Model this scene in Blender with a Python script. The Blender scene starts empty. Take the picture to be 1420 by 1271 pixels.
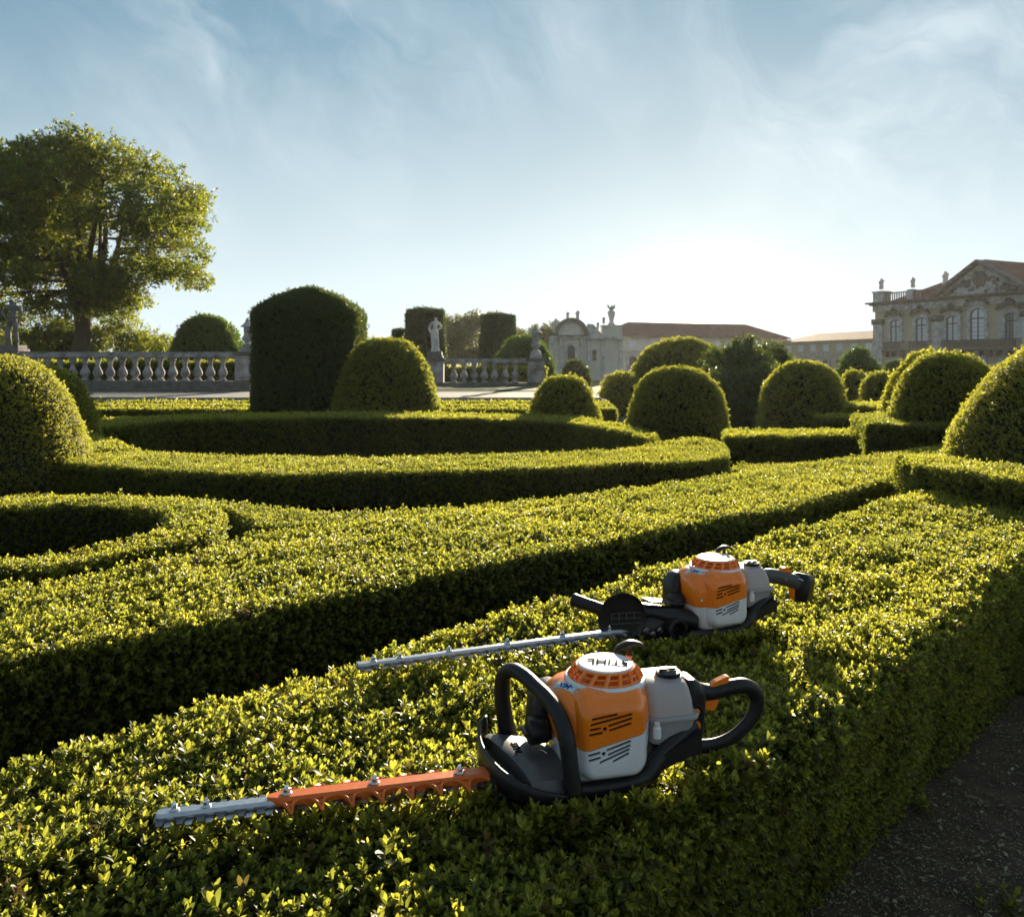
import bpy, bmesh, math, random
import numpy as np
from mathutils import Vector, Matrix, Euler, noise
random.seed(7); RNG = np.random.default_rng(11)
S = bpy.context.scene
COL = S.collection
R = math.radians
# ------------------------------------------------------------------ camera, sky, sun, exposure
cam_d = bpy.data.cameras.new('camera'); cam = bpy.data.objects.new('camera', cam_d); COL.objects.link(cam)
cam.location = (0, 0, 1.65); cam.rotation_euler = (R(90), 0, 0)
cam_d.sensor_width = 36; cam_d.lens = 36 * 1150 / 1420; cam_d.shift_y = -130.5 / 1420
cam_d.clip_start = .05; cam_d.clip_end = 4000
cam_d.dof.use_dof = True; cam_d.dof.focus_distance = 2.1; cam_d.dof.aperture_fstop = 11
S.camera = cam
SUN_AZ, SUN_EL = 12.6, 12.5
sdir = Vector((math.sin(R(SUN_AZ)) * math.cos(R(SUN_EL)), math.cos(R(SUN_AZ)) * math.cos(R(SUN_EL)), math.sin(R(SUN_EL))))
sun_d = bpy.data.lights.new('sun', 'SUN'); sun_d.energy = 5; sun_d.angle = R(.6); sun_d.color = (1, .86, .62)
sun = bpy.data.objects.new('sun', sun_d); COL.objects.link(sun); sun.location = (10, 40, 30)
sun.rotation_euler = (-sdir).to_track_quat('-Z', 'Y').to_euler()
S.view_settings.view_transform = 'Standard'; S.view_settings.look = 'None'; S.view_settings.gamma = 1
S.view_settings.use_curve_mapping = False; S.view_settings.exposure = 1.45
S.render.engine = 'CYCLES'
S.cycles.use_denoising = True
S.cycles.max_bounces = 8; S.cycles.transparent_max_bounces = 8; S.cycles.caustics_reflective = False

class NT:
    """small wrapper to write node trees in one line each"""
    def __init__(s, tree): s.t = tree; s.n = tree.nodes; s.l = tree.links
    def add(s, typ, **kw):
        n = s.n.new(typ)
        ins = kw.pop('ins', {})
        for k, v in kw.items(): setattr(n, k, v)
        for k, v in ins.items(): s.put(n.inputs[k], v)
        return n
    def put(s, sock, v):
        if isinstance(v, bpy.types.NodeSocket): s.l.new(v, sock)
        elif isinstance(v, bpy.types.Node): s.l.new(v.outputs[0], sock)
        else: sock.default_value = v
    def math(s, op, a, b=0., c=None, clamp=False):
        n = s.n.new('ShaderNodeMath'); n.operation = op; n.use_clamp = clamp
        s.put(n.inputs[0], a); s.put(n.inputs[1], b)
        if c is not None: s.put(n.inputs[2], c)
        return n.outputs[0]
    def mix(s, fac, a, b, blend='MIX'):
        n = s.n.new('ShaderNodeMix'); n.data_type = 'RGBA'; n.blend_type = blend
        s.put(n.inputs[0], fac)
        for i, v in ((6, a), (7, b)):
            if isinstance(v, (tuple, list)) and len(v) == 3: v = (*v, 1)
            s.put(n.inputs[i], v)
        return n.outputs[2]
    def noise(s, vec, scale, detail=4, rough=.55, dist=0.):
        n = s.add('ShaderNodeTexNoise', ins={'Scale': scale, 'Detail': detail, 'Roughness': rough, 'Distortion': dist})
        if vec is not None: s.put(n.inputs['Vector'], vec)
        return n.outputs['Fac']
    def ramp(s, fac, stops):
        n = s.n.new('ShaderNodeValToRGB'); s.put(n.inputs[0], fac)
        while len(n.color_ramp.elements) < len(stops): n.color_ramp.elements.new(.5)
        for e, (p, c) in zip(n.color_ramp.elements, stops):
            e.position = p; e.color = (*c, 1) if isinstance(c, (tuple, list)) else (c, c, c, 1)
        return n.outputs[0]

W = bpy.data.worlds.new('World'); S.world = W; W.use_nodes = True
w = NT(W.node_tree); w.n.clear()
sky = w.add('ShaderNodeTexSky', sky_type='NISHITA', sun_disc=False, sun_elevation=R(SUN_EL), sun_rotation=R(SUN_AZ), altitude=50, air_density=1., dust_density=.6, ozone_density=2.5)
tc = w.add('ShaderNodeTexCoord'); D = tc.outputs['Generated']
sep = w.add('ShaderNodeSeparateXYZ', ins={0: D})
zz = w.math('MAXIMUM', sep.outputs[2], 0.)
# thin cirrus: long diagonal wisps, broken up by a broad noise, thicker towards the right
wn = w.add('ShaderNodeTexNoise', ins={'Vector': D, 'Scale': 2.6, 'Detail': 4.})
warp = w.add('ShaderNodeVectorMath', operation='MULTIPLY_ADD', ins={0: wn.outputs['Color'], 1: (.42, .42, .42), 2: D})
m1 = w.add('ShaderNodeMapping', vector_type='TEXTURE', ins={'Vector': warp.outputs[0], 'Location': (.3, 0, .1), 'Rotation': (0, R(38), 0), 'Scale': (.95, 1.2, .33)})
c1 = w.noise(m1.outputs[0], 2.3, 9, .58, .3)
c3 = w.noise(m1.outputs[0], 6.5, 6, .6, .5)
c2 = w.noise(D, 2.1, 3, .5)
dens_ = w.math('ADD', w.ramp(c2, [(.38, 0.), (.62, 1.)]), w.math('MULTIPLY', sep.outputs[0], .5))
cl = w.math('MULTIPLY', w.math('ADD', w.math('MULTIPLY', w.ramp(c1, [(.40, 0.), (.70, 1.)]), .8), w.math('MULTIPLY', w.ramp(c3, [(.45, 0.), (.75, 1.)]), .35)), dens_, clamp=True)
# pale haze towards the horizon and a wide bright aureole round the low sun
hxy = w.math('POWER', w.math('ADD', w.math('POWER', sep.outputs[0], 2.), w.math('POWER', sep.outputs[1], 2.)), .5)
caz = w.math('DIVIDE', w.math('ADD', w.math('MULTIPLY', sep.outputs[0], math.sin(R(SUN_AZ))), w.math('MULTIPLY', sep.outputs[1], math.cos(R(SUN_AZ)))), w.math('MAXIMUM', hxy, .001))
daz = w.math('ARCCOSINE', w.math('MINIMUM', caz, 1.))
rad_ = w.math('POWER', w.math('ADD', w.math('POWER', daz, 2.), w.math('POWER', w.math('MULTIPLY', w.math('SUBTRACT', zz, .035), 1.35), 2.)), .5)
def fall(k): return w.math('EXPONENT', w.math('MULTIPLY', rad_, -k))
back = w.math('MULTIPLY_ADD', w.math('COSINE', daz), .36, .64)   # the haze is brightest on the sunward side
hz = w.math('MULTIPLY', w.math('EXPONENT', w.math('MULTIPLY', w.math('POWER', w.math('MULTIPLY', zz, 4.0), 1.7), -1.)), back)
clear = w.mix(.88, sky.outputs[0], (.85, 2.45, 3.7))
clear = w.mix(w.ramp(zz, [(.42, 0.), (.9, 1.)]), clear, (.7, 1.35, 2.1))
clear = w.mix(w.math('MULTIPLY_ADD', w.math('COSINE', daz), -.5, .5), clear, (.9, 1.6, 2.3))
col = w.mix(w.math('MULTIPLY', hz, .98), clear, (7.9, 9.15, 9.5))
col = w.mix(w.math('MULTIPLY', cl, .7), col, (8.7, 9.6, 9.9))
col = w.mix(w.math('MULTIPLY', fall(3.4), .34), col, (8.8, 9.6, 9.6))
glow = w.add('ShaderNodeVectorMath', operation='SCALE', ins={0: (1., .88, .66), 'Scale': w.math('ADD', w.math('MULTIPLY', fall(34.), 60.), w.math('MULTIPLY', fall(9.), 1.6))})
col = w.add('ShaderNodeVectorMath', operation='ADD', ins={0: col, 1: glow.outputs[0]}).outputs[0]
bg = w.add('ShaderNodeBackground', ins={'Color': col, 'Strength': .0415})
w.l.new(bg.outputs[0], w.add('ShaderNodeOutputWorld').inputs[0])

# ------------------------------------------------------------------ materials
MATS = {}
def mat(name, c, rough=.6, metal=0., c2=None, nscale=8., bump=0., bscale=60., spec=.5, coat=0., detail=5, trans=0., world=False):
    if name in MATS: return MATS[name]
    m = bpy.data.materials.new(name); m.use_nodes = True; t = NT(m.node_tree); t.n.clear()
    p = t.add('ShaderNodeBsdfPrincipled', ins={'Roughness': rough, 'Metallic': metal, 'Specular IOR Level': spec, 'Coat Weight': coat})
    tcn = t.add('ShaderNodeTexCoord'); vec = tcn.outputs['Object']
    if world: vec = t.add('ShaderNodeNewGeometry').outputs['Position']
    if c2: t.put(p.inputs['Base Color'], t.mix(t.ramp(t.noise(vec, nscale, detail, .62), [(.33, 0.), (.68, 1.)]), c, c2))
    else: p.inputs['Base Color'].default_value = (*c, 1)
    if c2: t.put(p.inputs['Roughness'], t.math('ADD', t.math('MULTIPLY', t.noise(vec, nscale * 2.3, 3), .25), rough - .12))
    if bump:
        b = t.add('ShaderNodeBump', ins={'Strength': bump, 'Distance': .02, 'Height': t.noise(vec, bscale, 6, .65)})
        t.l.new(b.outputs[0], p.inputs['Normal'])
    out = t.add('ShaderNodeOutputMaterial'); sh = p.outputs[0]
    if trans:
        tr = t.add('ShaderNodeBsdfTranslucent', ins={'Color': (*c, 1)})
        sh = t.add('ShaderNodeMixShader', ins={0: trans, 1: p.outputs[0], 2: tr.outputs[0]}).outputs[0]
    t.l.new(sh, out.inputs[0]); MATS[name] = m
    return m

def leaf_mat(name, dark, young, thru, fac=.42, rough=.38, dry=(.16, .09, .03), spec=.45):
    m = bpy.data.materials.new(name); m.use_nodes = True; t = NT(m.node_tree); t.n.clear()
    yv = t.add('ShaderNodeAttribute', attribute_name='young').outputs['Fac']
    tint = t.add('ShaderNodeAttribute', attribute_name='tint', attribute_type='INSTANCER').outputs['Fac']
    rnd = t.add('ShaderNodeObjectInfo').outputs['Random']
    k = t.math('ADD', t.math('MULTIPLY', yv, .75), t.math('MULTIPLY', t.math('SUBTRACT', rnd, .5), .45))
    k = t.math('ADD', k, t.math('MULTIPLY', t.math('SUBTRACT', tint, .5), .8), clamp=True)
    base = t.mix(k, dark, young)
    isdry = t.math('GREATER_THAN', t.math('FRACT', t.math('MULTIPLY', rnd, 37.31)), .965)
    base = t.mix(t.math('MULTIPLY', isdry, .8), base, dry)
    tcol = t.mix(k, (thru[0] * .35, thru[1] * .45, thru[2] * .6), thru)
    tcol = t.mix(t.math('MULTIPLY', isdry, .8), tcol, dry)
    p = t.add('ShaderNodeBsdfPrincipled', ins={'Base Color': base, 'Roughness': rough, 'Specular IOR Level': spec})
    tr = t.add('ShaderNodeBsdfTranslucent', ins={'Color': tcol})
    mx = t.add('ShaderNodeMixShader', ins={0: fac, 1: p.outputs[0], 2: tr.outputs[0]})
    t.l.new(mx.outputs[0], t.add('ShaderNodeOutputMaterial').inputs[0]); MATS[name] = m
    return m
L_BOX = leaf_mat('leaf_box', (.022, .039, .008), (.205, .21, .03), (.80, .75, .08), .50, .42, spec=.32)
L_YEW = leaf_mat('leaf_yew', (.024, .044, .011), (.065, .10, .016), (.22, .28, .03), .38)
L_TREE = leaf_mat('leaf_tree', (.022, .048, .010), (.10, .14, .018), (.55, .55, .035), .48, .5)
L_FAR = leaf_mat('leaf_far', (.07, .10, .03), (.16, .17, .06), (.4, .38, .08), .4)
L_LITTER = leaf_mat('leaf_litter', (.10, .08, .04), (.38, .38, .20), (.2, .18, .06), .15, .55)
CORE = mat('hedge_core', (.012, .012, .006), .95, c2=(.022, .016, .009), nscale=25)
BARK = mat('bark', (.045, .032, .02), .9, c2=(.09, .065, .04), nscale=4, bump=.6, bscale=18)
SOIL = mat('soil', (.050, .031, .017), .95, c2=(.115, .080, .046), nscale=9, bump=.5, bscale=45, world=True)
GRAVEL = mat('gravel', (.20, .18, .16), .9, c2=(.30, .275, .25), nscale=3, bump=.4, bscale=30, world=True)
STONE = mat('stone_weathered', (.50, .475, .465), .85, c2=(.17, .155, .14), nscale=3.2, bump=.35, bscale=25, detail=8, world=True)
STONE_D = mat('stone_mossy', (.10, .095, .075), .9, c2=(.2, .185, .165), nscale=5, bump=.35, bscale=25, world=True)
MARBLE = mat('marble_statue', (.72, .70, .68), .7, c2=(.40, .38, .36), nscale=3.5, bump=.2, bscale=20, world=True)
MARBLE_D = mat('marble_dark', (.24, .22, .20), .8, c2=(.09, .085, .08), nscale=4, bump=.2, bscale=20, world=True)
OCHRE = mat('ochre_render', (.60, .50, .35), .9, c2=(.50, .42, .30), nscale=.9, bump=.15, bscale=8, world=True)
TRIM = mat('grey_stone_trim', (.70, .68, .68), .85, c2=(.32, .29, .28), nscale=2.2, bump=.2, bscale=9, world=True)
TRIM_D = mat('dark_carved_stone', (.09, .07, .06), .9, c2=(.24, .20, .18), nscale=2.4, bump=.5, bscale=6, world=True)
ROOF = mat('roof_tile', (.14, .055, .035), .9, c2=(.22, .10, .06), nscale=1.4, bump=.4, bscale=10, world=True)
IRON = mat('dark_iron', (.035, .03, .028), .6)
WINF = mat('window_paint', (.06, .07, .09), .5)
GLASS = mat('window_glass', (.72, .76, .82), .25, spec=.9)
WHITEW = mat('limewash', (.74, .70, .64), .9, c2=(.60, .54, .46), nscale=.8, world=True)
ORANGE = mat('orange_plastic', (1., .235, .008), .28, c2=(.96, .22, .008), nscale=30, bump=.015, bscale=900, coat=.35)
ORANGE_G = mat('orange_guard', (.72, .15, .01), .38, c2=(.62, .12, .01), nscale=40, bump=.03, bscale=500)
BLACKP = mat('black_plastic', (.009, .009, .010), .36, spec=.35, c2=(.018, .018, .019), nscale=60, bump=.06, bscale=1100)
BLACKG = mat('black_grip', (.008, .008, .009), .42, spec=.35, c2=(.016, .016, .016), nscale=60, bump=.12, bscale=1500)
GREYP = mat('grey_cover', (.06, .06, .062), .45, c2=(.085, .085, .088), nscale=25, bump=.04, bscale=900)
WHITEP = mat('white_plastic', (.82, .83, .84), .32, c2=(.76, .77, .79), nscale=20, bump=.01, bscale=900, coat=.2)
TANKP = mat('tank_plastic', (.50, .50, .50), .38, trans=.35, spec=.5)
STEEL = mat('brushed_steel', (.62, .63, .65), .32, metal=1., c2=(.50, .51, .53), nscale=70, bump=.03, bscale=800)
STEEL_D = mat('dark_steel', (.22, .22, .23), .4, metal=1., c2=(.14, .14, .15), nscale=60)
CHROME = mat('screw_metal', (.75, .75, .76), .2, metal=1.)
INNER = mat('slot_dark', (.006, .006, .006), .9)
INKB = mat('ink_black', (.02, .02, .024), 1., spec=.05)
INKBLUE = mat('ink_blue', (.02, .10, .32), 1., spec=.1)
LABELW = mat('label_white', (.55, .68, .72), .4)

# ------------------------------------------------------------------ object helpers
def tag(o, label=None, cat=None, group=None, kind=None):
    for k, v in (('label', label), ('category', cat), ('group', group), ('kind', kind)):
        if v: o[k] = v
    return o
def empty(name, label, cat, loc=(0, 0, 0), rz=0., group=None):
    o = bpy.data.objects.new(name, None); o.empty_display_size = .1; COL.objects.link(o)
    o.location = loc; o.rotation_euler = (0, 0, rz); return tag(o, label, cat, group)
def link(name, me, m, parent=None):
    o = bpy.data.objects.new(name, me); COL.objects.link(o)
    if m and not me.materials: me.materials.append(m)
    if parent: o.parent = parent
    return o
def build(name, bm, m, parent=None, smooth=False, bevel=0.):
    if bevel: bmesh.ops.bevel(bm, geom=bm.edges[:], offset=bevel, segments=2, affect='EDGES', clamp_overlap=True)
    bmesh.ops.recalc_face_normals(bm, faces=bm.faces)
    me = bpy.data.meshes.new(name); bm.to_mesh(me); bm.free()
    if smooth: me.polygons.foreach_set('use_smooth', [True] * len(me.polygons))
    o = link(name, me, m, parent)
    if smooth == 'auto': me.set_sharp_from_angle(angle=R(38))
    return o
def rawmesh(name, v, f):
    me = bpy.data.meshes.new(name); me.from_pydata([tuple(p) for p in v], [], f); me.update(); return me
def NB(): return bmesh.new()
def box(bm, x0, x1, y0, y1, z0, z1, M=None):
    vs = [bm.verts.new(p) for p in ((x0, y0, z0), (x1, y0, z0), (x1, y1, z0), (x0, y1, z0), (x0, y0, z1), (x1, y0, z1), (x1, y1, z1), (x0, y1, z1))]
    for f in ((0, 3, 2, 1), (4, 5, 6, 7), (0, 1, 5, 4), (1, 2, 6, 5), (2, 3, 7, 6), (3, 0, 4, 7)): bm.faces.new([vs[i] for i in f])
    if M is not None: bmesh.ops.transform(bm, matrix=M, verts=vs)
    return vs
def ring_bridge(bm, rings, cap0=True, cap1=True, closed=False):
    n = len(rings[0])
    V = [[bm.verts.new(p) for p in r] for r in rings]
    for a, b in zip(V, V[1:] + ([V[0]] if closed else [])):
        for i in range(n): bm.faces.new((a[i], a[(i + 1) % n], b[(i + 1) % n], b[i]))
    if not closed:
        if cap0: bm.faces.new(V[0][::-1])
        if cap1: bm.faces.new(V[-1])
    return [v for r in V for v in r]
def lathe(bm, prof, n=16, M=None, ang0=0.):
    rings = [[(max(r, 1e-4) * math.cos(ang0 + 2 * math.pi * i / n), max(r, 1e-4) * math.sin(ang0 + 2 * math.pi * i / n), z) for i in range(n)] for r, z in prof]
    vs = ring_bridge(bm, rings)
    if M is not None: bmesh.ops.transform(bm, matrix=M, verts=vs)
    return vs
def cyl(bm, a, b, r0, r1=None, n=12):
    a, b = Vector(a), Vector(b); r1 = r0 if r1 is None else r1
    M = Matrix.Translation(a) @ (b - a).to_track_quat('Z', 'Y').to_matrix().to_4x4()
    return lathe(bm, [(r0, 0), (r1, (b - a).length)], n, M)
def catmull(pts, k=6):
    P = [Vector(p) for p in pts]; P = [P[0] * 2 - P[1]] + P + [P[-1] * 2 - P[-2]]; out = []
    for i in range(1, len(P) - 2):
        for j in range(k):
            t = j / k; a, b, c, d = P[i - 1:i + 3]
            out.append(.5 * ((2 * b) + (c - a) * t + (2 * a - 5 * b + 4 * c - d) * t * t + (3 * b - a - 3 * c + d) * t ** 3))
    return out + [P[-2]]
def tube(bm, pts, rad, n=10, k=0, up=(0, 0, 1), closed=False):
    """pts swept by an ellipse; rad = number, (w,h) or list per point"""
    if k:
        m = len(pts)
        if isinstance(rad, list):
            q = [Vector((*r_, 0)) if isinstance(r_, tuple) else Vector((r_, r_, 0)) for r_ in rad]
            rad = [(v.x, v.y) for v in catmull(q, k)]
        pts = catmull(pts, k)
    P = [Vector(p) for p in pts]; rings = []; up = Vector(up)
    for i, p in enumerate(P):
        t = (P[(i + 1) % len(P)] - P[i - 1]) if closed else (P[min(i + 1, len(P) - 1)] - P[max(i - 1, 0)])
        t.normalize(); s = t.cross(up)
        if s.length < .05: s = t.cross(Vector((0, 1, 0)))
        s.normalize(); u = s.cross(t)
        r_ = rad[i] if isinstance(rad, list) else rad
        a, b = r_ if isinstance(r_, tuple) else (r_, r_)
        rings.append([p + s * a * math.cos(2 * math.pi * j / n) + u * b * math.sin(2 * math.pi * j / n) for j in range(n)])
    return ring_bridge(bm, rings, closed=closed)
def rrect(x0, x1, y0, y1, r, k=4):
    r = min(r, (x1 - x0) / 2 - 1e-4, (y1 - y0) / 2 - 1e-4); out = []
    for cx, cy, a0 in ((x1 - r, y1 - r, 0), (x0 + r, y1 - r, 90), (x0 + r, y0 + r, 180), (x1 - r, y0 + r, 270)):
        for i in range(k + 1):
            a = R(a0 + 90 * i / k); out.append((cx + r * math.cos(a), cy + r * math.sin(a)))
    return out
def loft_z(bm, secs, k=5):      # secs: (z, x0, x1, y0, y1, r)
    return ring_bridge(bm, [[(x, y, z) for x, y in rrect(x0, x1, y0, y1, r, k)] for z, x0, x1, y0, y1, r in secs])
def loft_y(bm, secs, k=5):      # secs: (y, x0, x1, z0, z1, r)
    return ring_bridge(bm, [[(x, y, z) for x, z in rrect(x0, x1, z0, z1, r, k)] for y, x0, x1, z0, z1, r in secs])
def prism(bm, poly, z0, z1, M=None):
    n = len(poly)
    a = [bm.verts.new((*p[:2], z0)) for p in poly]; b = [bm.verts.new((*p[:2], z1)) for p in poly]
    bm.faces.new(a[::-1]); bm.faces.new(b)
    for i in range(n): bm.faces.new((a[i], a[(i + 1) % n], b[(i + 1) % n], b[i]))
    if M is not None: bmesh.ops.transform(bm, matrix=M, verts=a + b)
    return a + b
def text_obj(name, body, size, m, M, parent, extrude=.0004, bold=0.):
    cu = bpy.data.curves.new(name, 'FONT'); cu.body = body; cu.size = size; cu.extrude = extrude; cu.align_x = 'CENTER'; cu.align_y = 'CENTER'; cu.offset = bold
    to = bpy.data.objects.new(name, cu); COL.objects.link(to)
    bpy.context.view_layer.update()
    me = bpy.data.meshes.new_from_object(to.evaluated_get(bpy.context.evaluated_depsgraph_get()))
    bpy.data.objects.remove(to); bpy.data.curves.remove(cu); me.transform(M); me.materials.clear()
    return link(name, me, m, parent)
def at(px, py, z):
    Y = 1150 * (1.65 - z) / (py - 505); return ((px - 710) / 1150 * Y, Y)
def xat(px, Y): return (px - 710) / 1150 * Y

# ------------------------------------------------------------------ leaf sprigs (instance sources, never linked to the scene)
def leaf_geo(V, F, yv, base, ddir, L, Wd, young, fine, curl=.25):
    ddir = ddir.normalized(); side = ddir.cross(Vector((0, 0, 1)))
    if side.length < .1: side = Vector((1, 0, 0))
    side.normalize(); nrm = side.cross(ddir)
    st = ((0, .12), (.2, .68), (.5, 1.), (.82, .78), (1, .14)) if fine else ((0, .15), (.55, 1.), (1, .12))
    b0 = len(V)
    for t, wd in st:
        c = base + ddir * L * t - nrm * (curl * L * t * t)
        e = nrm * Wd * wd * .28
        V += [c - side * Wd * wd + e, c, c + side * Wd * wd + e]; yv += [young] * 3
    for i in range(len(st) - 1):
        a = b0 + 3 * i
        F += [(a, a + 1, a + 4, a + 3), (a + 1, a + 2, a + 5, a + 4)]
def sprig(name, rnd, m, fine, pairs=4, L=.030, H=.05, wid=.26, spread=(50, 25)):
    V, F, yv = [], [], []
    for i in range(pairs):
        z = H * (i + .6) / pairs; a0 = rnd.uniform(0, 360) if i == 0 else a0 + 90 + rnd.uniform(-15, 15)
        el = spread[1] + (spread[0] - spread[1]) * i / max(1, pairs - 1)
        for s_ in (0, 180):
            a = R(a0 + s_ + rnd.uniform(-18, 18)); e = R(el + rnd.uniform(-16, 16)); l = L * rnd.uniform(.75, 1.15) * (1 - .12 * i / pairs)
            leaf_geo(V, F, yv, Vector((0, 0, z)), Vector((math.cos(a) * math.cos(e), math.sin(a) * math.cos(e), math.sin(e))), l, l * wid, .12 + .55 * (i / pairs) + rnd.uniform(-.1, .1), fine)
    for j in range(3):
        a = R(a0 + 120 * j + 50); e = R(rnd.uniform(55, 84)); l = L * rnd.uniform(.6, 1.)
        leaf_geo(V, F, yv, Vector((0, 0, H)), Vector((math.cos(a) * math.cos(e), math.sin(a) * math.cos(e), math.sin(e))), l, l * wid * .85, rnd.uniform(.75, 1.), fine, .12)
    if fine:
        b0 = len(V)
        for z, r_ in ((0, .0012), (H, .0007)):
            for q in range(3): V.append(Vector((r_ * math.cos(q * 2.1), r_ * math.sin(q * 2.1), z))); yv.append(.2)
        for q in range(3): F.append((b0 + q, b0 + (q + 1) % 3, b0 + 3 + (q + 1) % 3, b0 + 3 + q))
    me = rawmesh(name, V, F); me.polygons.foreach_set('use_smooth', [True] * len(F))
    at_ = me.attributes.new('young', 'FLOAT', 'POINT'); at_.data.foreach_set('value', np.array(yv, 'f'))
    me.materials.append(m)
    return bpy.data.objects.new(name, me)
def sprig_set(name, m, fine, count=6, **kw):
    c = bpy.data.collections.new(name); rnd = random.Random(hash(name) % 999 if False else len(name) * 13)
    for i in range(count): c.objects.link(sprig('sprig', rnd, m, fine, **kw))
    return c
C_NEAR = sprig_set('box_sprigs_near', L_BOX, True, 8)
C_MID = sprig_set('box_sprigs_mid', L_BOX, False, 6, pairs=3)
C_YEW = sprig_set('yew_sprigs', L_YEW, False, 6, pairs=4, wid=.2)
C_TREE = sprig_set('tree_sprigs', L_TREE, False, 6, pairs=3, L=.2, H=.22, wid=.24, spread=(40, 0))
L_GREEN = leaf_mat('leaf_green', (.028, .055, .012), (.085, .15, .02), (.26, .40, .03), .38)
C_GREEN = sprig_set('green_sprigs', L_GREEN, False, 6, pairs=4, wid=.24)
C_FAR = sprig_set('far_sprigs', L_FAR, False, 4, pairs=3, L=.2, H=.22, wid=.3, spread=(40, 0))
def litter_set():
    c = bpy.data.collections.new('litter')
    rnd = random.Random(3)
    for i in range(6):
        V, F, yv = [], [], []
        leaf_geo(V, F, yv, Vector((-.01, 0, .002)), Vector((1, 0, rnd.uniform(-.1, .25))), .022, .0055, rnd.random(), False, rnd.uniform(-.3, .3))
        me = rawmesh('litter_leaf', V, F); a = me.attributes.new('young', 'FLOAT', 'POINT'); a.data.foreach_set('value', np.array(yv, 'f')); me.materials.append(L_LITTER)
        c.objects.link(bpy.data.objects.new('litter_leaf', me))
    return c
C_LIT = litter_set()
def gn_tree(coll):
    t = bpy.data.node_groups.new('scatter_' + coll.name, 'GeometryNodeTree')
    t.interface.new_socket('Geometry', in_out='INPUT', socket_type='NodeSocketGeometry'); t.interface.new_socket('Geometry', in_out='OUTPUT', socket_type='NodeSocketGeometry')
    n, l = t.nodes, t.links
    gi, go = n.new('NodeGroupInput'), n.new('NodeGroupOutput')
    ci = n.new('GeometryNodeCollectionInfo'); ci.inputs['Collection'].default_value = coll; ci.inputs['Separate Children'].default_value = True; ci.inputs['Reset Children'].default_value = True
    ip = n.new('GeometryNodeInstanceOnPoints'); ip.inputs['Pick Instance'].default_value = True
    def na(name, typ):
        a = n.new('GeometryNodeInputNamedAttribute'); a.data_type = typ; a.inputs['Name'].default_value = name; return a.outputs['Attribute']
    er = n.new('FunctionNodeEulerToRotation'); l.new(na('rot', 'FLOAT_VECTOR'), er.inputs[0])
    l.new(gi.outputs[0], ip.inputs['Points']); l.new(ci.outputs[0], ip.inputs['Instance']); l.new(na('idx', 'INT'), ip.inputs['Instance Index'])
    l.new(er.outputs[0], ip.inputs['Rotation']); l.new(na('scl', 'FLOAT'), ip.inputs['Scale']); l.new(ip.outputs[0], go.inputs[0])
    return t
GN = {c.name: (gn_tree(c), len(c.objects)) for c in (C_NEAR, C_MID, C_YEW, C_GREEN, C_TREE, C_FAR, C_LIT)}
TOTAL = [0]
def nz(P, f, seed=0.):
    x, y, z = P[:, 0] * f + seed, P[:, 1] * f + seed * 1.7, P[:, 2] * f
    return (np.sin(x * 1.3 + 2 * np.sin(y * .7 + z)) + np.sin(y * 1.7 - x * .6 + 1.3) + np.sin((x + y) * 2.3 + z * 1.9 + seed) * .6 + np.sin(z * 2.1 - y * 3.1 + x * 2.9) * .5) / 3.1
def scatter(name, parent, coll, P, N, scale, up=.25, jit=.45, tint=None, label=None):
    """one 'stuff' mesh of points that carries leaf sprigs"""
    n = len(P)
    if n == 0: return None
    TOTAL[0] += n
    d = N + np.array([0, 0, up]) + RNG.normal(0, jit, (n, 3)); d /= np.linalg.norm(d, axis=1)[:, None]
    ry = np.arccos(np.clip(d[:, 2], -1, 1)); rz = np.arctan2(d[:, 1], d[:, 0])
    # R = Rz(rz) Ry(ry) Rz(spin), written as an XYZ euler
    sp = RNG.uniform(0, 2 * np.pi, n)
    ca, sa, cb, sb, cc, sc = np.cos(rz), np.sin(rz), np.cos(ry), np.sin(ry), np.cos(sp), np.sin(sp)
    m00 = ca * cb * cc - sa * sc; m10 = sa * cb * cc + ca * sc; m20 = -sb * cc; m21 = sb * sc; m22 = cb
    ey = -np.arcsin(np.clip(m20, -1, 1)); ex = np.arctan2(m21, m22); ez = np.arctan2(m10, m00)
    me = bpy.data.meshes.new(name); me.vertices.add(n); me.vertices.foreach_set('co', P.astype('f').ravel())
    for nm, ty, val in (('rot', 'FLOAT_VECTOR', np.stack([ex, ey, ez], 1)), ('scl', 'FLOAT', scale), ('idx', 'INT', RNG.integers(0, GN[coll.name][1], n)), ('tint', 'FLOAT', np.full(n, .5) if tint is None else tint)):
        a = me.attributes.new(nm, ty, 'POINT')
        a.data.foreach_set('vector' if ty == 'FLOAT_VECTOR' else 'value', np.ascontiguousarray(val, dtype='i' if ty == 'INT' else 'f').ravel())
    o = link(name, me, None, parent); o['kind'] = 'stuff'
    md = o.modifiers.new('scatter', 'NODES'); md.node_group = GN[coll.name][0]
    return o
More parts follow.
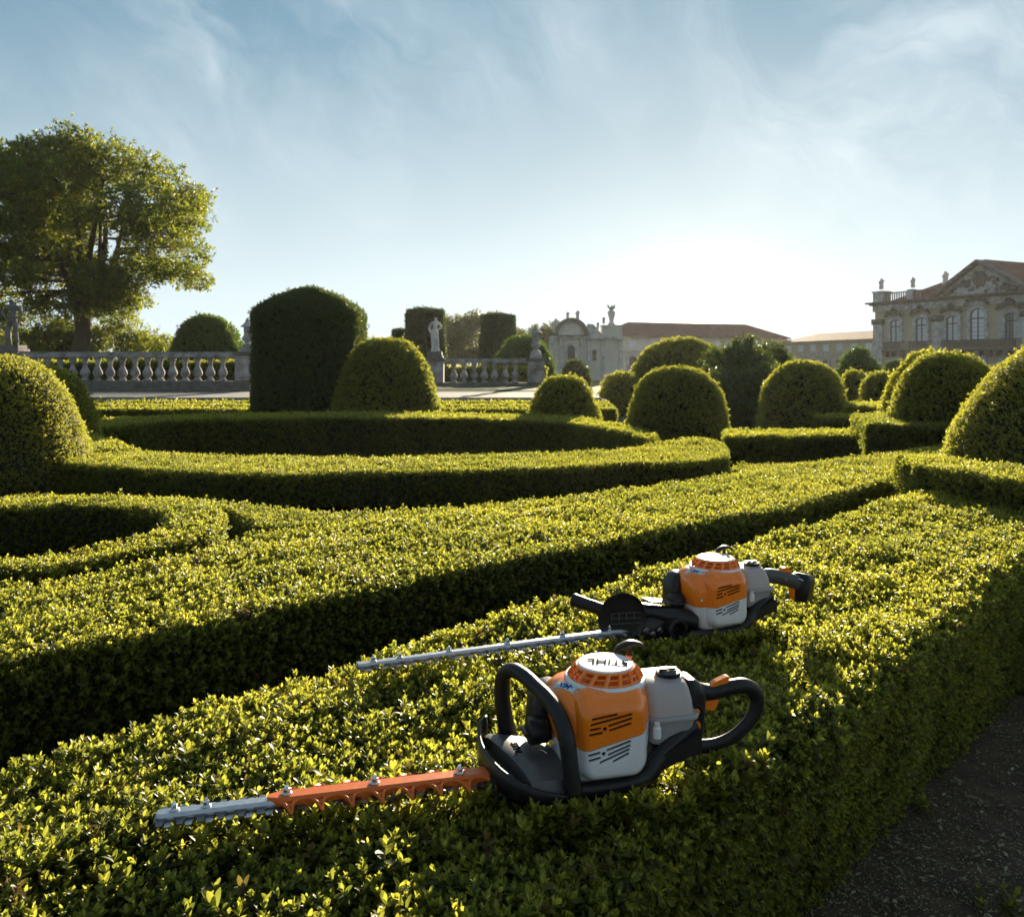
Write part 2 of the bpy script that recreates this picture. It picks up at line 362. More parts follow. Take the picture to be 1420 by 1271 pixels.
def sample(me, dens_max):
    """random points on a mesh, with normals"""
    me.calc_loop_triangles(); nt = len(me.loop_triangles)
    tv = np.zeros(nt * 3, 'i'); me.loop_triangles.foreach_get('vertices', tv); tv = tv.reshape(-1, 3)
    co = np.zeros(len(me.vertices) * 3, 'f'); me.vertices.foreach_get('co', co); co = co.reshape(-1, 3).astype(float)
    a, b, c = co[tv[:, 0]], co[tv[:, 1]], co[tv[:, 2]]; cr = np.cross(b - a, c - a); ar = np.linalg.norm(cr, axis=1) / 2
    n = int(ar.sum() * dens_max)
    pick = RNG.choice(nt, n, p=ar / ar.sum()); u, v = RNG.random(n), RNG.random(n); fl = u + v > 1; u[fl], v[fl] = 1 - u[fl], 1 - v[fl]
    P = a[pick] + (b - a)[pick] * u[:, None] + (c - a)[pick] * v[:, None]
    return P, (cr / (2 * ar[:, None] + 1e-12))[pick]
def leaf_scale(D): return np.clip(D / 9., 1., 4.5)
def cover(name, parent, me, coll=None, dens=5200., zmin=.02, und=.014, tight=1., tintoff=0., k=1., up=.25, walls=0.):
    """clothe a mesh (world coordinates) with sprigs, coarser with distance"""
    co = np.zeros(len(me.vertices) * 3, 'f'); me.vertices.foreach_get('co', co); co = co.reshape(-1, 3)
    dmin = max(.8, float(np.min(np.linalg.norm(co - np.array([0, 0, 1.65]), axis=1))) * .9)
    smin = float(leaf_scale(np.array([dmin]))[0])
    P, N = sample(me, dens / smin ** 1.75)
    Dv = P - np.array([0, 0, 1.65]); D = np.linalg.norm(Dv, axis=1); s = leaf_scale(D)
    keep = RNG.random(len(P)) < (smin / s) ** 1.75
    facing = np.einsum('ij,ij->i', N, -Dv) / D
    keep &= (facing > -.25) | (RNG.random(len(P)) < .35)
    keep &= RNG.random(len(P)) < np.clip(.95 + .55 * nz(P, 14., 8.), .3, 1.)      # thin spots between the clipped shoots
    keep &= (P[:, 2] > zmin) & (N[:, 2] > -.5)
    keep &= (P[:, 1] > .25) & (np.abs(P[:, 0]) < np.maximum(P[:, 1], .3) * .78 + 1.2)
    P, N, s = P[keep], N[keep], s[keep]
    k = k * np.where(s < 1.05, .50, .66)
    lowf = nz(P, 3.1, 1.)
    P = P + N * ((und * (nz(P, 7., 2.) + .6 * lowf)) * tight + RNG.normal(0, .008, len(P)) * s - .046 * s)[:, None]
    sc = s * RNG.uniform(.6, 1.4, len(P)) * k
    # a few shoots stand out above the clipped surface
    tall = RNG.random(len(P)) < .035; sc[tall] *= 1.25; P[tall] += N[tall] * (.012 * s[tall])[:, None]
    tint = np.clip(.5 + .28 * nz(P, 1.7, 5.) + .15 * nz(P, 9., 3.) + RNG.normal(0, .13, len(P)) + tintoff - walls * (1 - np.clip(N[:, 2], 0, 1)), 0, 1)  # side sprigs darkened by slope: mature leaves plus painted wall shade
    c = coll or (C_NEAR if dmin < 4 else C_MID)
    if coll is None and dmin < 4:
        near = D[keep] < 5.5
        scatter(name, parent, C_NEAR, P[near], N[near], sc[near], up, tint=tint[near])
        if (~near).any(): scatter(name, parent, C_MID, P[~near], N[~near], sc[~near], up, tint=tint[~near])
        return
    scatter(name, parent, c, P, N, sc, up, tint=tint)

def densify(poly, step=.5):
    out = []
    for i, p in enumerate(poly):
        q = poly[(i + 1) % len(poly)]; L = math.dist(p, q); n = max(1, int(L / step))
        for j in range(n): out.append((p[0] + (q[0] - p[0]) * j / n, p[1] + (q[1] - p[1]) * j / n))
    return out
def inset(poly, d):
    n = len(poly); A = sum(poly[i][0] * poly[(i + 1) % n][1] - poly[(i + 1) % n][0] * poly[i][1] for i in range(n)); sg = 1 if A > 0 else -1
    out = []
    for i in range(n):
        p0, p, p1 = Vector(poly[i - 1]), Vector(poly[i]), Vector(poly[(i + 1) % n])
        e0, e1 = (p - p0).normalized(), (p1 - p).normalized()
        n0, n1 = Vector((-e0.y, e0.x)) * sg, Vector((-e1.y, e1.x)) * sg
        b = (n0 + n1); b = b / max(.35, b.length) if b.length > 0 else n0
        out.append(tuple(p + b * d / max(.5, b.dot(n0))))
    return out
def strip_me(poly, zb, zt, ch, foot=None):
    """clipped hedge block: walls with a slightly rounded shoulder"""
    bm = NB(); n = len(poly); P1 = inset(poly, ch)
    A = [bm.verts.new((*p, zb)) for p in (foot or poly)]; B = [bm.verts.new((*p, zt - ch)) for p in poly]; C = [bm.verts.new((*p, zt)) for p in P1]
    for X, Y_ in ((A, B), (B, C)):
        for i in range(n): bm.faces.new((X[i], X[(i + 1) % n], Y_[(i + 1) % n], Y_[i]))
    bm.faces.new(C); bm.faces.new(A[::-1]); bmesh.ops.recalc_face_normals(bm, faces=bm.faces)
    bmesh.ops.triangulate(bm, faces=bm.faces)
    me = bpy.data.meshes.new('outline'); bm.to_mesh(me); bm.free(); return me
def hedge(label, poly, zt=.77, zb=0., shoots=False, foot=None, group='clipped box hedges of the parterre', ch=.035, dens=5200., **kw):
    ci_ = .06 * float(leaf_scale(np.array([min(math.hypot(*p) for p in poly)]))[0])
    core = strip_me(inset(poly, ci_), zb, zt - ci_, .03, inset(foot, ci_) if foot else None); o = link('box_hedge', core, CORE); tag(o, label, 'hedge', group)
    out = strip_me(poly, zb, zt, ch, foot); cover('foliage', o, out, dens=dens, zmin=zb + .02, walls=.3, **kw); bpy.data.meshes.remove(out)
    if shoots:      # shoots that the machines have pressed aside stand up along their near edges
        Q = []
        for O_, dg, segs in (((.1965, 1.745), 13.9, ((-.86, -.25, -.045, 70), (-.86, -.25, .045, 40), (-.24, .12, -.135, 200), (.12, .24, -.085, 60), (.2, .37, -.02, 60))), ((.657, 2.717), 21.4, ((-1.16, -.27, -.042, 70), (-1.16, -.27, .042, 30), (-.3, .12, -.12, 190), (.1, .2, -.08, 50)))):
            ca, sa = math.cos(R(dg)), math.sin(R(dg))
            for x0, x1, ly, n_ in segs:
                lx = RNG.uniform(x0, x1, n_); l2 = ly + RNG.normal(0, .009, n_)
                Q.append(np.stack([O_[0] + lx * ca - l2 * sa, O_[1] + lx * sa + l2 * ca, RNG.uniform(zt - .05, zt - .018, n_)], 1))
        Q = np.concatenate(Q); scatter('foliage', o, C_NEAR, Q, np.tile([0, 0, 1.], (len(Q), 1)), RNG.uniform(.5, .9, len(Q)), .5, .3, tint=RNG.uniform(.2, .9, len(Q)))
    return o
def dome_me(cx, cy, rx, ry, zt, zb=0., p=2.4, n=40, m=18, lump=.055, rot=0., shrink=0., seed=0., slope=0.):
    rings = []
    for j in range(m + 1):
        a = math.pi / 2 * j / m; z = math.sin(a) ** (2 / p * 1.2); r_ = math.cos(a) ** (2 / p)
        rings.append((r_ * (1 - slope * z), zb + (zt - zb) * z))
    V, F = [], []
    for k_, (r_, z) in enumerate(rings):
        for i in range(n):
            th = 2 * math.pi * i / n; x, y = r_ * rx * math.cos(th), r_ * ry * math.sin(th)
            q = Vector((cx + x * math.cos(rot) - y * math.sin(rot), cy + x * math.sin(rot) + y * math.cos(rot), z))
            nn = Vector((math.cos(th + rot) * max(r_, .2), math.sin(th + rot) * max(r_, .2), z / max(zt, .1) * .7)).normalized()
            q += nn * (lump * noise.noise(q * (1.6 / max(rx, .4)) + Vector((seed, 0, 0))) * rx - shrink)
            V.append(q)
    for j in range(m):
        for i in range(n):
            F.append((j * n + i, j * n + (i + 1) % n, (j + 1) * n + (i + 1) % n, (j + 1) * n + i))
    return rawmesh('dome', V, F)
def dome(label, cx, cy, rx, ry, zt, coll=None, cat='topiary', group='rounded topiary domes', dens=3600., name='topiary_dome', **kw):
    ckw = {k: kw.pop(k) for k in ('tintoff', 'k', 'und', 'up') if k in kw}
    s = float(leaf_scale(np.array([math.hypot(cx, cy)]))[0])
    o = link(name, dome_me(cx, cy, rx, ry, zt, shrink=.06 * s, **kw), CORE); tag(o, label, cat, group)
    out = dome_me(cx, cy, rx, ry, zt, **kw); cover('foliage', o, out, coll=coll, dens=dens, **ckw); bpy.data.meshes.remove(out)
    return o

# ------------------------------------------------------------------ ground and terraces
def sheet(name, poly, z, m):
    o = link(name, rawmesh(name, [(*p, z) for p in poly], [tuple(range(len(poly)))]), m); o['kind'] = 'structure'; return o
GRASS = mat('lawn', (.05, .075, .02), .95, c2=(.09, .10, .03), nscale=1.2, bump=.4, bscale=40, world=True)
sheet('ground', [(-1500, -300), (1500, -300), (1500, 2500), (-1500, 2500)], 0, GRASS)
sheet('garden_path', [(-30, -5), (30, -5), (30, 22.8), (-30, 22.8)], .004, SOIL)
bm = NB(); box(bm, -34, xat(764, 28.) + 1.2, 23.2, 34.5, -.1, .72); o = build('terrace', bm, GRAVEL, bevel=.02); o['kind'] = 'structure'
bm = NB(); box(bm, -34, xat(764, 28.) + 1.35, 23.0, 23.45, -.1, .66); o = build('terrace_kerb', bm, STONE_D, bevel=.02); o['kind'] = 'structure'
bm = NB(); box(bm, -40, xat(764, 34.) + 1, 28.2, 60, -.1, .745); o = build('upper_terrace', bm, GRASS); o['kind'] = 'structure'
# litter of clippings and gravel on the path beside the front hedge
n = 300000; P = np.stack([RNG.uniform(-.3, 5.2, n), RNG.uniform(.3, 6., n), np.full(n, .012)], 1); P[:, 2] += RNG.random(n) * .006
P = P[(P[:, 1] - P[:, 0] < 1.75)]
Dd = np.hypot(P[:, 0], P[:, 1]); P = P[(RNG.random(len(P)) < np.clip(3.2 / Dd, .3, 1)) & (RNG.random(len(P)) < np.clip(.62 + .5 * nz(P, 4., 2.), .15, 1.))]
o = scatter('leaf_litter', None, C_LIT, P, np.tile([0, 0, 1.], (len(P), 1)), RNG.uniform(.2, .55, len(P)) + .6 * (RNG.random(len(P)) < .06), 1., .35, tint=RNG.random(len(P)))
tag(o, 'dead leaves and clippings strewn over the dark path right of the front hedge', 'leaf litter', kind='stuff')
m_ = 9000; px0, py0 = RNG.uniform(-.2, 4.5, m_), RNG.uniform(.3, 5.5, m_); ok = py0 - px0 < 1.6; px0, py0 = px0[ok], py0[ok]; m_ = len(px0)
rr0 = RNG.uniform(.002, .0065, m_); th0 = RNG.uniform(0, 6.3, m_); PV, PF = [], []
for k_ in range(m_):
    b = len(PV); h_ = rr0[k_] * random.uniform(.6, 1.3)
    for q_ in range(4):
        a_ = th0[k_] + q_ * 1.57; PV.append((px0[k_] + rr0[k_] * math.cos(a_), py0[k_] + rr0[k_] * .8 * math.sin(a_), .004))
    for q_ in range(4):
        a_ = th0[k_] + q_ * 1.57 + .3; PV.append((px0[k_] + rr0[k_] * .6 * math.cos(a_), py0[k_] + rr0[k_] * .5 * math.sin(a_), .004 + h_))
    PF += [(b + q_, b + (q_ + 1) % 4, b + 4 + (q_ + 1) % 4, b + 4 + q_) for q_ in range(4)] + [(b + 4, b + 5, b + 6, b + 7)]
Wd = []
for cx_, cy_, k_ in ((2.08, 3.25, 5), (1.38, 2.28, 9), (1.46, 2.5, 6), (1.12, 2.02, 5), (1.52, 3.05, 4), (2.6, 4.1, 6), (1.0, 2.3, 3), (1.9, 2.9, 3)):
    Wd.append(np.stack([cx_ + RNG.normal(0, .03, k_), cy_ + RNG.normal(0, .03, k_), np.full(k_, .004)], 1))
Wd = np.concatenate(Wd); o = scatter('path_weeds', None, C_NEAR, Wd, np.tile([0, 0, 1.], (len(Wd), 1)), RNG.uniform(.5, 1.2, len(Wd)), 1., .35, tint=RNG.uniform(.2, .7, len(Wd)))
tag(o, 'little green seedlings sprouting from the dark path at lower right', 'weeds', kind='stuff')
PEB = mat('pebbles', (.10, .09, .075), .85, c2=(.045, .04, .034), nscale=40, world=True)
tag(link('pebbles', rawmesh('pebbles', PV, PF), PEB), 'small stones scattered over the dark path at lower right', 'gravel', kind='stuff')

# ------------------------------------------------------------------ parterre hedges
r2 = math.sqrt(2)
def uv(u, v): return ((u - v) / r2, (u + v) / r2)
def arc(c, r_, a0, a1, n=24): return [(c[0] + r_ * math.cos(R(a0 + (a1 - a0) * i / n)), c[1] + r_ * math.sin(R(a0 + (a1 - a0) * i / n))) for i in range(n + 1)]
US = [-1.4 + 7.2 * i / 13 for i in range(14)]; UB = [6.1 - 7.5 * i / 13 for i in range(14)]
FT = [uv(u, .80 + .20 * min(1, max(0, u / 4.6)) + .012 * math.sin(u * 5)) for u in US] + [uv(u, 2.115 + .01 * math.sin(u * 4)) for u in UB]
FB = [uv(u, 1.12) for u in US] + [uv(u, 2.10) for u in UB]      # the trimmed side leans in towards its foot
hedge('broad flat hedge in the foreground on which both hedge trimmers lie',
      FT, dens=7400, zt=.785, shoots=True, und=.022, foot=FB, ch=.06)
hedge('taller short hedge crossing the far right end of the front hedge', densify([(2.8, 5.75), (3.02, 4.89), (3.3, 3.9), (3.95, 4.1), (3.65, 5.2), (3.2, 6.4), (2.9, 6.35)], .4), zt=.97)
B = [(-3.2, .95), at(0, 915, .77), at(300, 857, .77), at(620, 790, .77), at(850, 745, .77), at(1100, 700, .77), at(1268, 652, .77), (5.3, 9.4)]
C = [(4.75, 9.6), at(1300, 618, .77), at(1100, 641, .77), at(900, 670, .77), at(640, 705, .77), at(500, 718, .77), at(350, 736, .77), at(250, 767, .77), at(0, 806, .77), (-3.6, 2.3)]
hedge('long straight hedge running diagonally across the middle to the right, behind the front hedge', densify(B + C, .6))
RC = (-2.72, 4.52)
# ring hedge: outer and inner outline joined at a hidden seam on the left
o_ring = arc(RC, 1.14, 180, 540, 44)[:-1]; i_ring = arc(RC, .76, 180, 540, 44)[:-1]
def ring_me(c, ro, ri, zb, zt, ch, n=56):
    prof = [(ri, zb), (ri, zt - ch), (ri + ch, zt), (ro - ch, zt), (ro, zt - ch), (ro, zb)]
    V = [(c[0] + r_ * math.cos(2 * math.pi * i / n), c[1] + r_ * math.sin(2 * math.pi * i / n), z) for r_, z in prof for i in range(n)]
    F = [(j * n + (i + 1) % n, j * n + i, (j + 1) % 6 * n + i, (j + 1) % 6 * n + (i + 1) % n) for j in range(5) for i in range(n)]
    me = rawmesh('ring', V, F); bmm = NB(); bmm.from_mesh(me); bmesh.ops.recalc_face_normals(bmm, faces=bmm.faces)
    f0 = max(bmm.faces, key=lambda f: f.calc_center_median().z)
    if f0.normal.z < 0: bmesh.ops.reverse_faces(bmm, faces=bmm.faces)
    bmm.to_mesh(me); bmm.free(); return me
def ring_hedge(label, c, ro, ri, zt=.77):
    o = link('box_hedge', ring_me(c, ro - .055, ri + .055, 0, zt - .055, .03), CORE); tag(o, label, 'hedge', 'clipped box hedges of the parterre')
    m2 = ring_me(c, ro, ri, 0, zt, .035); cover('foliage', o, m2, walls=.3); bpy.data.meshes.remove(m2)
ring_hedge('round ring shaped hedge at the left edge with a dark hollow centre', RC, 1.10, .77)
ZB = .66
near = [(-4.7, 5.3), at(60, 688.5, ZB), at(211, 690.5, ZB), at(282, 696, ZB), at(317, 705, ZB), at(338, 716, ZB), at(352, 727, ZB), at(500, 722, ZB), at(640, 709, ZB), at(800, 691, ZB)]
far_ = [at(800, 687, ZB), at(640, 699, ZB), at(500, 707, ZB), at(420, 703, ZB), at(352, 697, ZB), at(282, 689, ZB), at(211, 685.5, ZB), at(60, 683, ZB), (-5.2, 5.9)]
band = near + far_
hedge('low hedge band curling round the ring hedge and tapering off to the right', densify(band, .35), zt=ZB, tintoff=.05)
wn_ = [(-5.6, 7.5), at(46, 634, .77), at(141, 645, .77), at(267, 652, .77), at(400, 655, .77), at(500, 652, .77), at(725, 647, .77), at(894, 639, .77), at(980, 636, .77), at(1012, 630, .77)]
wf_ = [at(1010, 618, .77), at(996, 611, .77), at(950, 608, .77), at(905, 613, .77), at(838, 623, .77), at(725, 627, .77), at(500, 632, .77), at(300, 629, .77), at(218, 625, .77), at(183, 620, .77), at(151, 607, .77), at(123, 604, .77), (-6.6, 10.6), (-7.6, 9.)]
hedge('wide wavy hedge sweeping across behind the ring, ending in a lobe', densify(wn_ + wf_, .7))
an = [at(137, 592, .77), at(169, 589, .77), at(246, 583, .77), at(370, 580, .77), at(500, 578.6, .77), at(650, 580, .77), at(782, 585, .77), at(850, 595, .77), at(905, 610, .77)]
af = [at(915, 603, .77), at(865, 588, .77), at(790, 577.5, .77), at(650, 573.5, .77), at(500, 572.5, .77), at(370, 573, .77), at(240, 576, .77), at(150, 581, .77), at(120, 588, .77)]
hedge('large semicircular hedge, its dark hollow side facing the camera, before the big topiaries', densify(an + af, .9))
rows = [(18.2, 18.7, -11.2, 2.3, 'first of the thin straight hedge rows seen edge-on behind the semicircular hedge'), (19.7, 20.2, -12, 2.4, 'second of the thin straight hedge rows behind the semicircular hedge'),
        (21.3, 21.8, -13.5, 2.5, 'last thin straight hedge row just before the terrace kerb')]
for y0, y1, x0, x1, lb in rows:
    hedge(lb, densify([(x0, y0), (x1, y0), (x1, y1), (x0, y1)], 1.5), zt=.66, group='thin straight hedge rows before the terrace', tintoff=.12)
hedge('dark straight hedge with a pale flat top, right of the wavy hedge lobe', densify([at(1004, 605, .77), at(1110, 604, .77), at(1216, 603, .77), at(1222, 596, .77), at(1110, 595.5, .77), at(1004, 596, .77)], .7))
hedge('low narrow hedge just behind the long hedge at right of centre', densify([at(1040, 647, .66), at(1180, 640, .66), at(1190, 634, .66), at(1100, 633, .66), at(1020, 634, .66), at(1012, 640, .66)], .5), zt=.6)
hedge('low hedge stub with a lit end behind the dark straight hedge', densify([(xat(1130, 15), 15), (xat(1190, 15), 15), (xat(1190, 15.6), 15.6), (xat(1130, 15.6), 15.6)], .5), zt=.5 + .2)
hedge('dark hedge block between the round right topiary and the double dome', densify([(xat(1172, 15.8), 15.8), (xat(1226, 15.8), 15.8), (xat(1230, 17.4), 17.4), (xat(1172, 17.4), 17.4)], .6), zt=.85)
hedge('dark box hedge plinth under the double dome at right', densify([(4.0, 9.35), (5.25, 8.85), (6.2, 9.7), (6., 11.), (4.5, 11.)], .5), zt=.98, tintoff=-.2)

hedge('dark low hedge seen through the balusters of the left balustrade', densify([(-22, 32.6), (xat(352, 33) , 32.6), (xat(352, 33), 33.6), (-22, 33.6)], 2.), zt=1.72, zb=.7, group='hedges behind the balustrades', tintoff=-.1)
hedge('low hedge seen through the balusters of the right balustrade', densify([(xat(560, 38), 37.6), (xat(756, 38), 37.6), (xat(756, 38), 38.4), (xat(560, 38), 38.4)], 2.), zt=1.5, zb=.4, group='hedges behind the balustrades', tintoff=.1)
# ------------------------------------------------------------------ topiaries
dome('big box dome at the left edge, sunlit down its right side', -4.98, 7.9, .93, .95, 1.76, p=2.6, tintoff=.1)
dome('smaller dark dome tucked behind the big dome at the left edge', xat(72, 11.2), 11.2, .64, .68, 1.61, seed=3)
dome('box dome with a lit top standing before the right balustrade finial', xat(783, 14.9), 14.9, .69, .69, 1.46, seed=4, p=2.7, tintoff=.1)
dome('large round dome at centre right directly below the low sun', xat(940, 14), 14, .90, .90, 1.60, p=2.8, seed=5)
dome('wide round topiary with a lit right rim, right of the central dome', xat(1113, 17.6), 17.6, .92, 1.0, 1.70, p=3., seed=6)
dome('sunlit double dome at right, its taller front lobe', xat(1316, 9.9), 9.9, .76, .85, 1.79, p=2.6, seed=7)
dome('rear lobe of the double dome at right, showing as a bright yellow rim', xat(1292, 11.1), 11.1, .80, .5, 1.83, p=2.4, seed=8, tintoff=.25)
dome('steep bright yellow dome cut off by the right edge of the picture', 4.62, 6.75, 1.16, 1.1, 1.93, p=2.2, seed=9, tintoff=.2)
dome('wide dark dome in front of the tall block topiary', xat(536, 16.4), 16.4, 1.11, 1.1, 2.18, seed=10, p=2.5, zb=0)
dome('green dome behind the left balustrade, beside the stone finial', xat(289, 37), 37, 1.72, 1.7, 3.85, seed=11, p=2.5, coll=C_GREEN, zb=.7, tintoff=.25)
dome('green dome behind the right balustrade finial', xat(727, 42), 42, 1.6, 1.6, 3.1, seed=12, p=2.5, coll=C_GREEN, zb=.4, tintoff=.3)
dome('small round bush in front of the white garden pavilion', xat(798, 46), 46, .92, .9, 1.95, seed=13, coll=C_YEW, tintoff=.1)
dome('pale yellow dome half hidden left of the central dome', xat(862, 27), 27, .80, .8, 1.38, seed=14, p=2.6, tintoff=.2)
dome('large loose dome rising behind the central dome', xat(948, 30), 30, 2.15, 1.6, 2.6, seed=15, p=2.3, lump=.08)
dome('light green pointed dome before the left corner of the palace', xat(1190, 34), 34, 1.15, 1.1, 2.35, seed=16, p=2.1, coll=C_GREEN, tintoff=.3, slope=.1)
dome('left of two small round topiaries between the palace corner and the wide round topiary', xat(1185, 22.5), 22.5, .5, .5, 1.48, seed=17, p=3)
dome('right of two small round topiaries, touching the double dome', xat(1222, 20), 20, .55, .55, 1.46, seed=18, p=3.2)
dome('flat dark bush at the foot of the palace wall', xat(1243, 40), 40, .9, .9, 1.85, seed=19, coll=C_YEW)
# tall clipped block
def yew(label, cx, cy, rx, ry, zb, zt, crown, taper=.0, name='topiary_block', n=36, group='tall clipped yew topiaries', pw=4., **kw):
    def mk(sh):
        V, F = [], []; prof = [(1., 0.), (1., .25), (1 - taper * .4, .5), (1 - taper * .8, .75), (1 - taper, 1.)]
        H = zt - crown - zb; rows_ = [(a, zb + H * b) for a, b in prof] + [((1 - taper) * max(.02, 1 - t ** 1.7) ** .85, zt - crown + crown * t) for t in (.12, .3, .5, .7, .86, .96, 1.)]
        for r_, z in rows_:
            for i in range(n):
                th = 2 * math.pi * i / n; c_, s_ = math.cos(th), math.sin(th); q = (abs(c_) ** pw + abs(s_) ** pw) ** (-1 / pw)
                p_ = Vector((cx + c_ * q * rx * r_, cy + s_ * q * ry * r_, z)); p_ += Vector((c_, s_, .3)) * (.05 * noise.noise(p_ * 1.1) * rx - sh); V.append(p_)
        for j in range(len(rows_) - 1):
            for i in range(n): F.append((j * n + i, j * n + (i + 1) % n, (j + 1) * n + (i + 1) % n, (j + 1) * n + i))
        return rawmesh('y', V, F)
    s = float(leaf_scale(np.array([math.hypot(cx, cy)]))[0])
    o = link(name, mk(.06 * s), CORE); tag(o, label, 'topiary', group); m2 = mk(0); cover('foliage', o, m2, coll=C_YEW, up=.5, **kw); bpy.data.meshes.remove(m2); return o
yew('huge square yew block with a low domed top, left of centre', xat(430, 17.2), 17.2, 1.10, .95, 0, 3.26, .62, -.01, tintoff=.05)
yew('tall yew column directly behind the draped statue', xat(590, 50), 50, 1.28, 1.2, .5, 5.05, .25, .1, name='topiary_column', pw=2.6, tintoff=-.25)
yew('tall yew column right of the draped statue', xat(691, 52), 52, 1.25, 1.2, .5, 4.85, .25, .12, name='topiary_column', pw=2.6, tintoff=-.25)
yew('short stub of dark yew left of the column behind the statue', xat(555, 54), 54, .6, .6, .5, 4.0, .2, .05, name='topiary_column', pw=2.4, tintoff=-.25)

# ------------------------------------------------------------------ trees
def tree(label, x, y, zb, H, Rx, trunk_r, coll, n_blob, per, crown_z=(.38, 1.), blob=(.9, 1.5), seed=1, group=None, name='garden_tree', scl=1., wob=.25, cat='tree', tint=0.):
    rnd = random.Random(seed); rg = np.random.default_rng(seed)
    root = empty(name, label, cat, (x, y, zb), 0, group)
    bm = NB(); fork = H * max(crown_z[0], .33)
    tube(bm, [(0, 0, -.3), (0, 0, fork * .3), (trunk_r * .3, 0, fork * .7), (0, 0, fork * 1.1)], [trunk_r * 1.35, trunk_r, trunk_r * .85, trunk_r * .8], 12, 5)
    cz0, cz1 = H * crown_z[0], H * crown_z[1]; blobs = []
    tries = 0
    while len(blobs) < n_blob and tries < 9000:
        tries += 1
        p = Vector((rnd.uniform(-1, 1), rnd.uniform(-1, 1), rnd.uniform(-1, 1)))
        if p.length > 1 or p.length < .25 + .2 * rnd.random(): continue
        lat = 1. - .18 * max(0, p.z)
        q = Vector((p.x * Rx * lat, p.y * Rx * .85 * lat, (cz0 + cz1) / 2 + p.z * (cz1 - cz0) / 2))
        q += Vector((noise.noise(q * .3 + Vector((seed, 0, 0))), 0, noise.noise(q * .4 + Vector((0, seed, 0))))) * wob * Rx
        if any((q - b).length < blob[0] * .55 for b, _ in blobs): continue
        blobs.append((q, rnd.uniform(*blob) * (1. if p.length < .8 else .8)))
    limbs = []
    nl = 8 if n_blob > 60 else 4
    for q in range(nl):
        a = 2 * math.pi * (q + rnd.uniform(-.2, .2)) / nl; el = rnd.uniform(.25, 1.2) if q % 3 else 1.35
        tip = Vector((math.cos(a) * math.cos(el) * Rx * .72, math.sin(a) * math.cos(el) * Rx * .6, fork + (H - fork) * (.25 + .5 * math.sin(el))))
        st = Vector((0, 0, fork * rnd.uniform(.72, 1.05))); mid = st.lerp(tip, .45) + Vector((rnd.uniform(-.1, .1) * Rx, 0, -.04 * H + rnd.uniform(-.02, .06) * H))
        r0 = trunk_r * rnd.uniform(.38, .6); tube(bm, [st, mid, tip], [r0, r0 * .62, r0 * .2], 8, 6)
        cm = catmull([st, mid, tip], 6); limbs += [(p, r0 * (1 - .75 * k_ / len(cm))) for k_, p in enumerate(cm)][3:]
    for b, br in blobs:
        p, r0 = min(limbs, key=lambda t: (t[0] - b).length + max(0, t[0].z - b.z) * .6); r0 *= .45
        mid = p.lerp(b, .5) + Vector((rnd.uniform(-.15, .15), rnd.uniform(-.15, .15), rnd.uniform(-.05, .2)))
        tube(bm, [p, mid, b], [r0, r0 * .6, r0 * .2], 5, 3)
        for _ in range(3):
            e = b + Vector((rnd.uniform(-1, 1), rnd.uniform(-1, 1), rnd.uniform(-.6, 1))) * br * .7
            tube(bm, [b.lerp(mid, .2), b.lerp(e, .5), e], [r0 * .3, r0 * .2, r0 * .1], 4)
    build('trunk', bm, BARK, root, smooth=True)
    PP, NN, TT = [], [], []
    for b, br in blobs:
        k = int(per * (br / blob[1]) ** 2); d = rg.normal(0, 1, (k, 3)); d /= np.linalg.norm(d, axis=1)[:, None]
        rad = rg.uniform(.35, 1., k) ** .6 * br * (1 + .35 * nz(d * 2 + np.array(b), 2.5, seed))
        PP.append(np.array(b) + d * rad[:, None] * np.array([1.1, 1.1, .72])); NN.append(d * .6); TT.append(np.full(k, .5 + rnd.uniform(-.22, .22) + tint))
    P, N_, T = np.concatenate(PP), np.concatenate(NN), np.concatenate(TT)
    scatter('crown', root, coll, P, N_, rg.uniform(.7, 1.35, len(P)) * scl, .1, .6, tint=np.clip(T + rg.normal(0, .12, len(P)), 0, 1))
    return root
tree('large spreading tree at left behind the balustrade, sunlit on its right', xat(112, 38), 38, .75, 11.6, 5.8, .45, C_TREE, 170, 190, (.24, 1.0), (.6, 1.2), 4, scl=.85, wob=.24)
tree('dark round bushy tree under the large tree, left of its trunk', xat(85, 41), 41, .75, 2.9, 2.2, .15, C_TREE, 22, 170, (.25, 1.), (.7, 1.1), 8, scl=.8, tint=-.15, name='shrub', cat='shrub', group='bushes under the large tree')
tree('loose pale bush under the large tree, right of its trunk', xat(180, 42), 42, .75, 3.1, 2.0, .12, C_TREE, 20, 130, (.2, 1.), (.6, 1.), 9, scl=.75, tint=.2, name='shrub', cat='shrub', group='bushes under the large tree')
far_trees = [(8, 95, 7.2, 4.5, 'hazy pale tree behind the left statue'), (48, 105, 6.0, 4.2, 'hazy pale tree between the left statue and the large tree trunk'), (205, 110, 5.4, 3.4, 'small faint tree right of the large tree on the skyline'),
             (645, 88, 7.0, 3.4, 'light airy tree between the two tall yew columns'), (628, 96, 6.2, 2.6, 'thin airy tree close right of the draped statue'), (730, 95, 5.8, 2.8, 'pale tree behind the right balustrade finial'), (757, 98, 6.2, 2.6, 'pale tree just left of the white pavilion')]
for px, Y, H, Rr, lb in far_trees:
    tree(lb, xat(px, Y), Y, 0, H, Rr, .2, C_FAR, 26, 120, (.25, 1.), (.8, 1.3), int(px) + 3, 'pale trees on the skyline', 'distant_tree', scl=1.4, tint=.1)
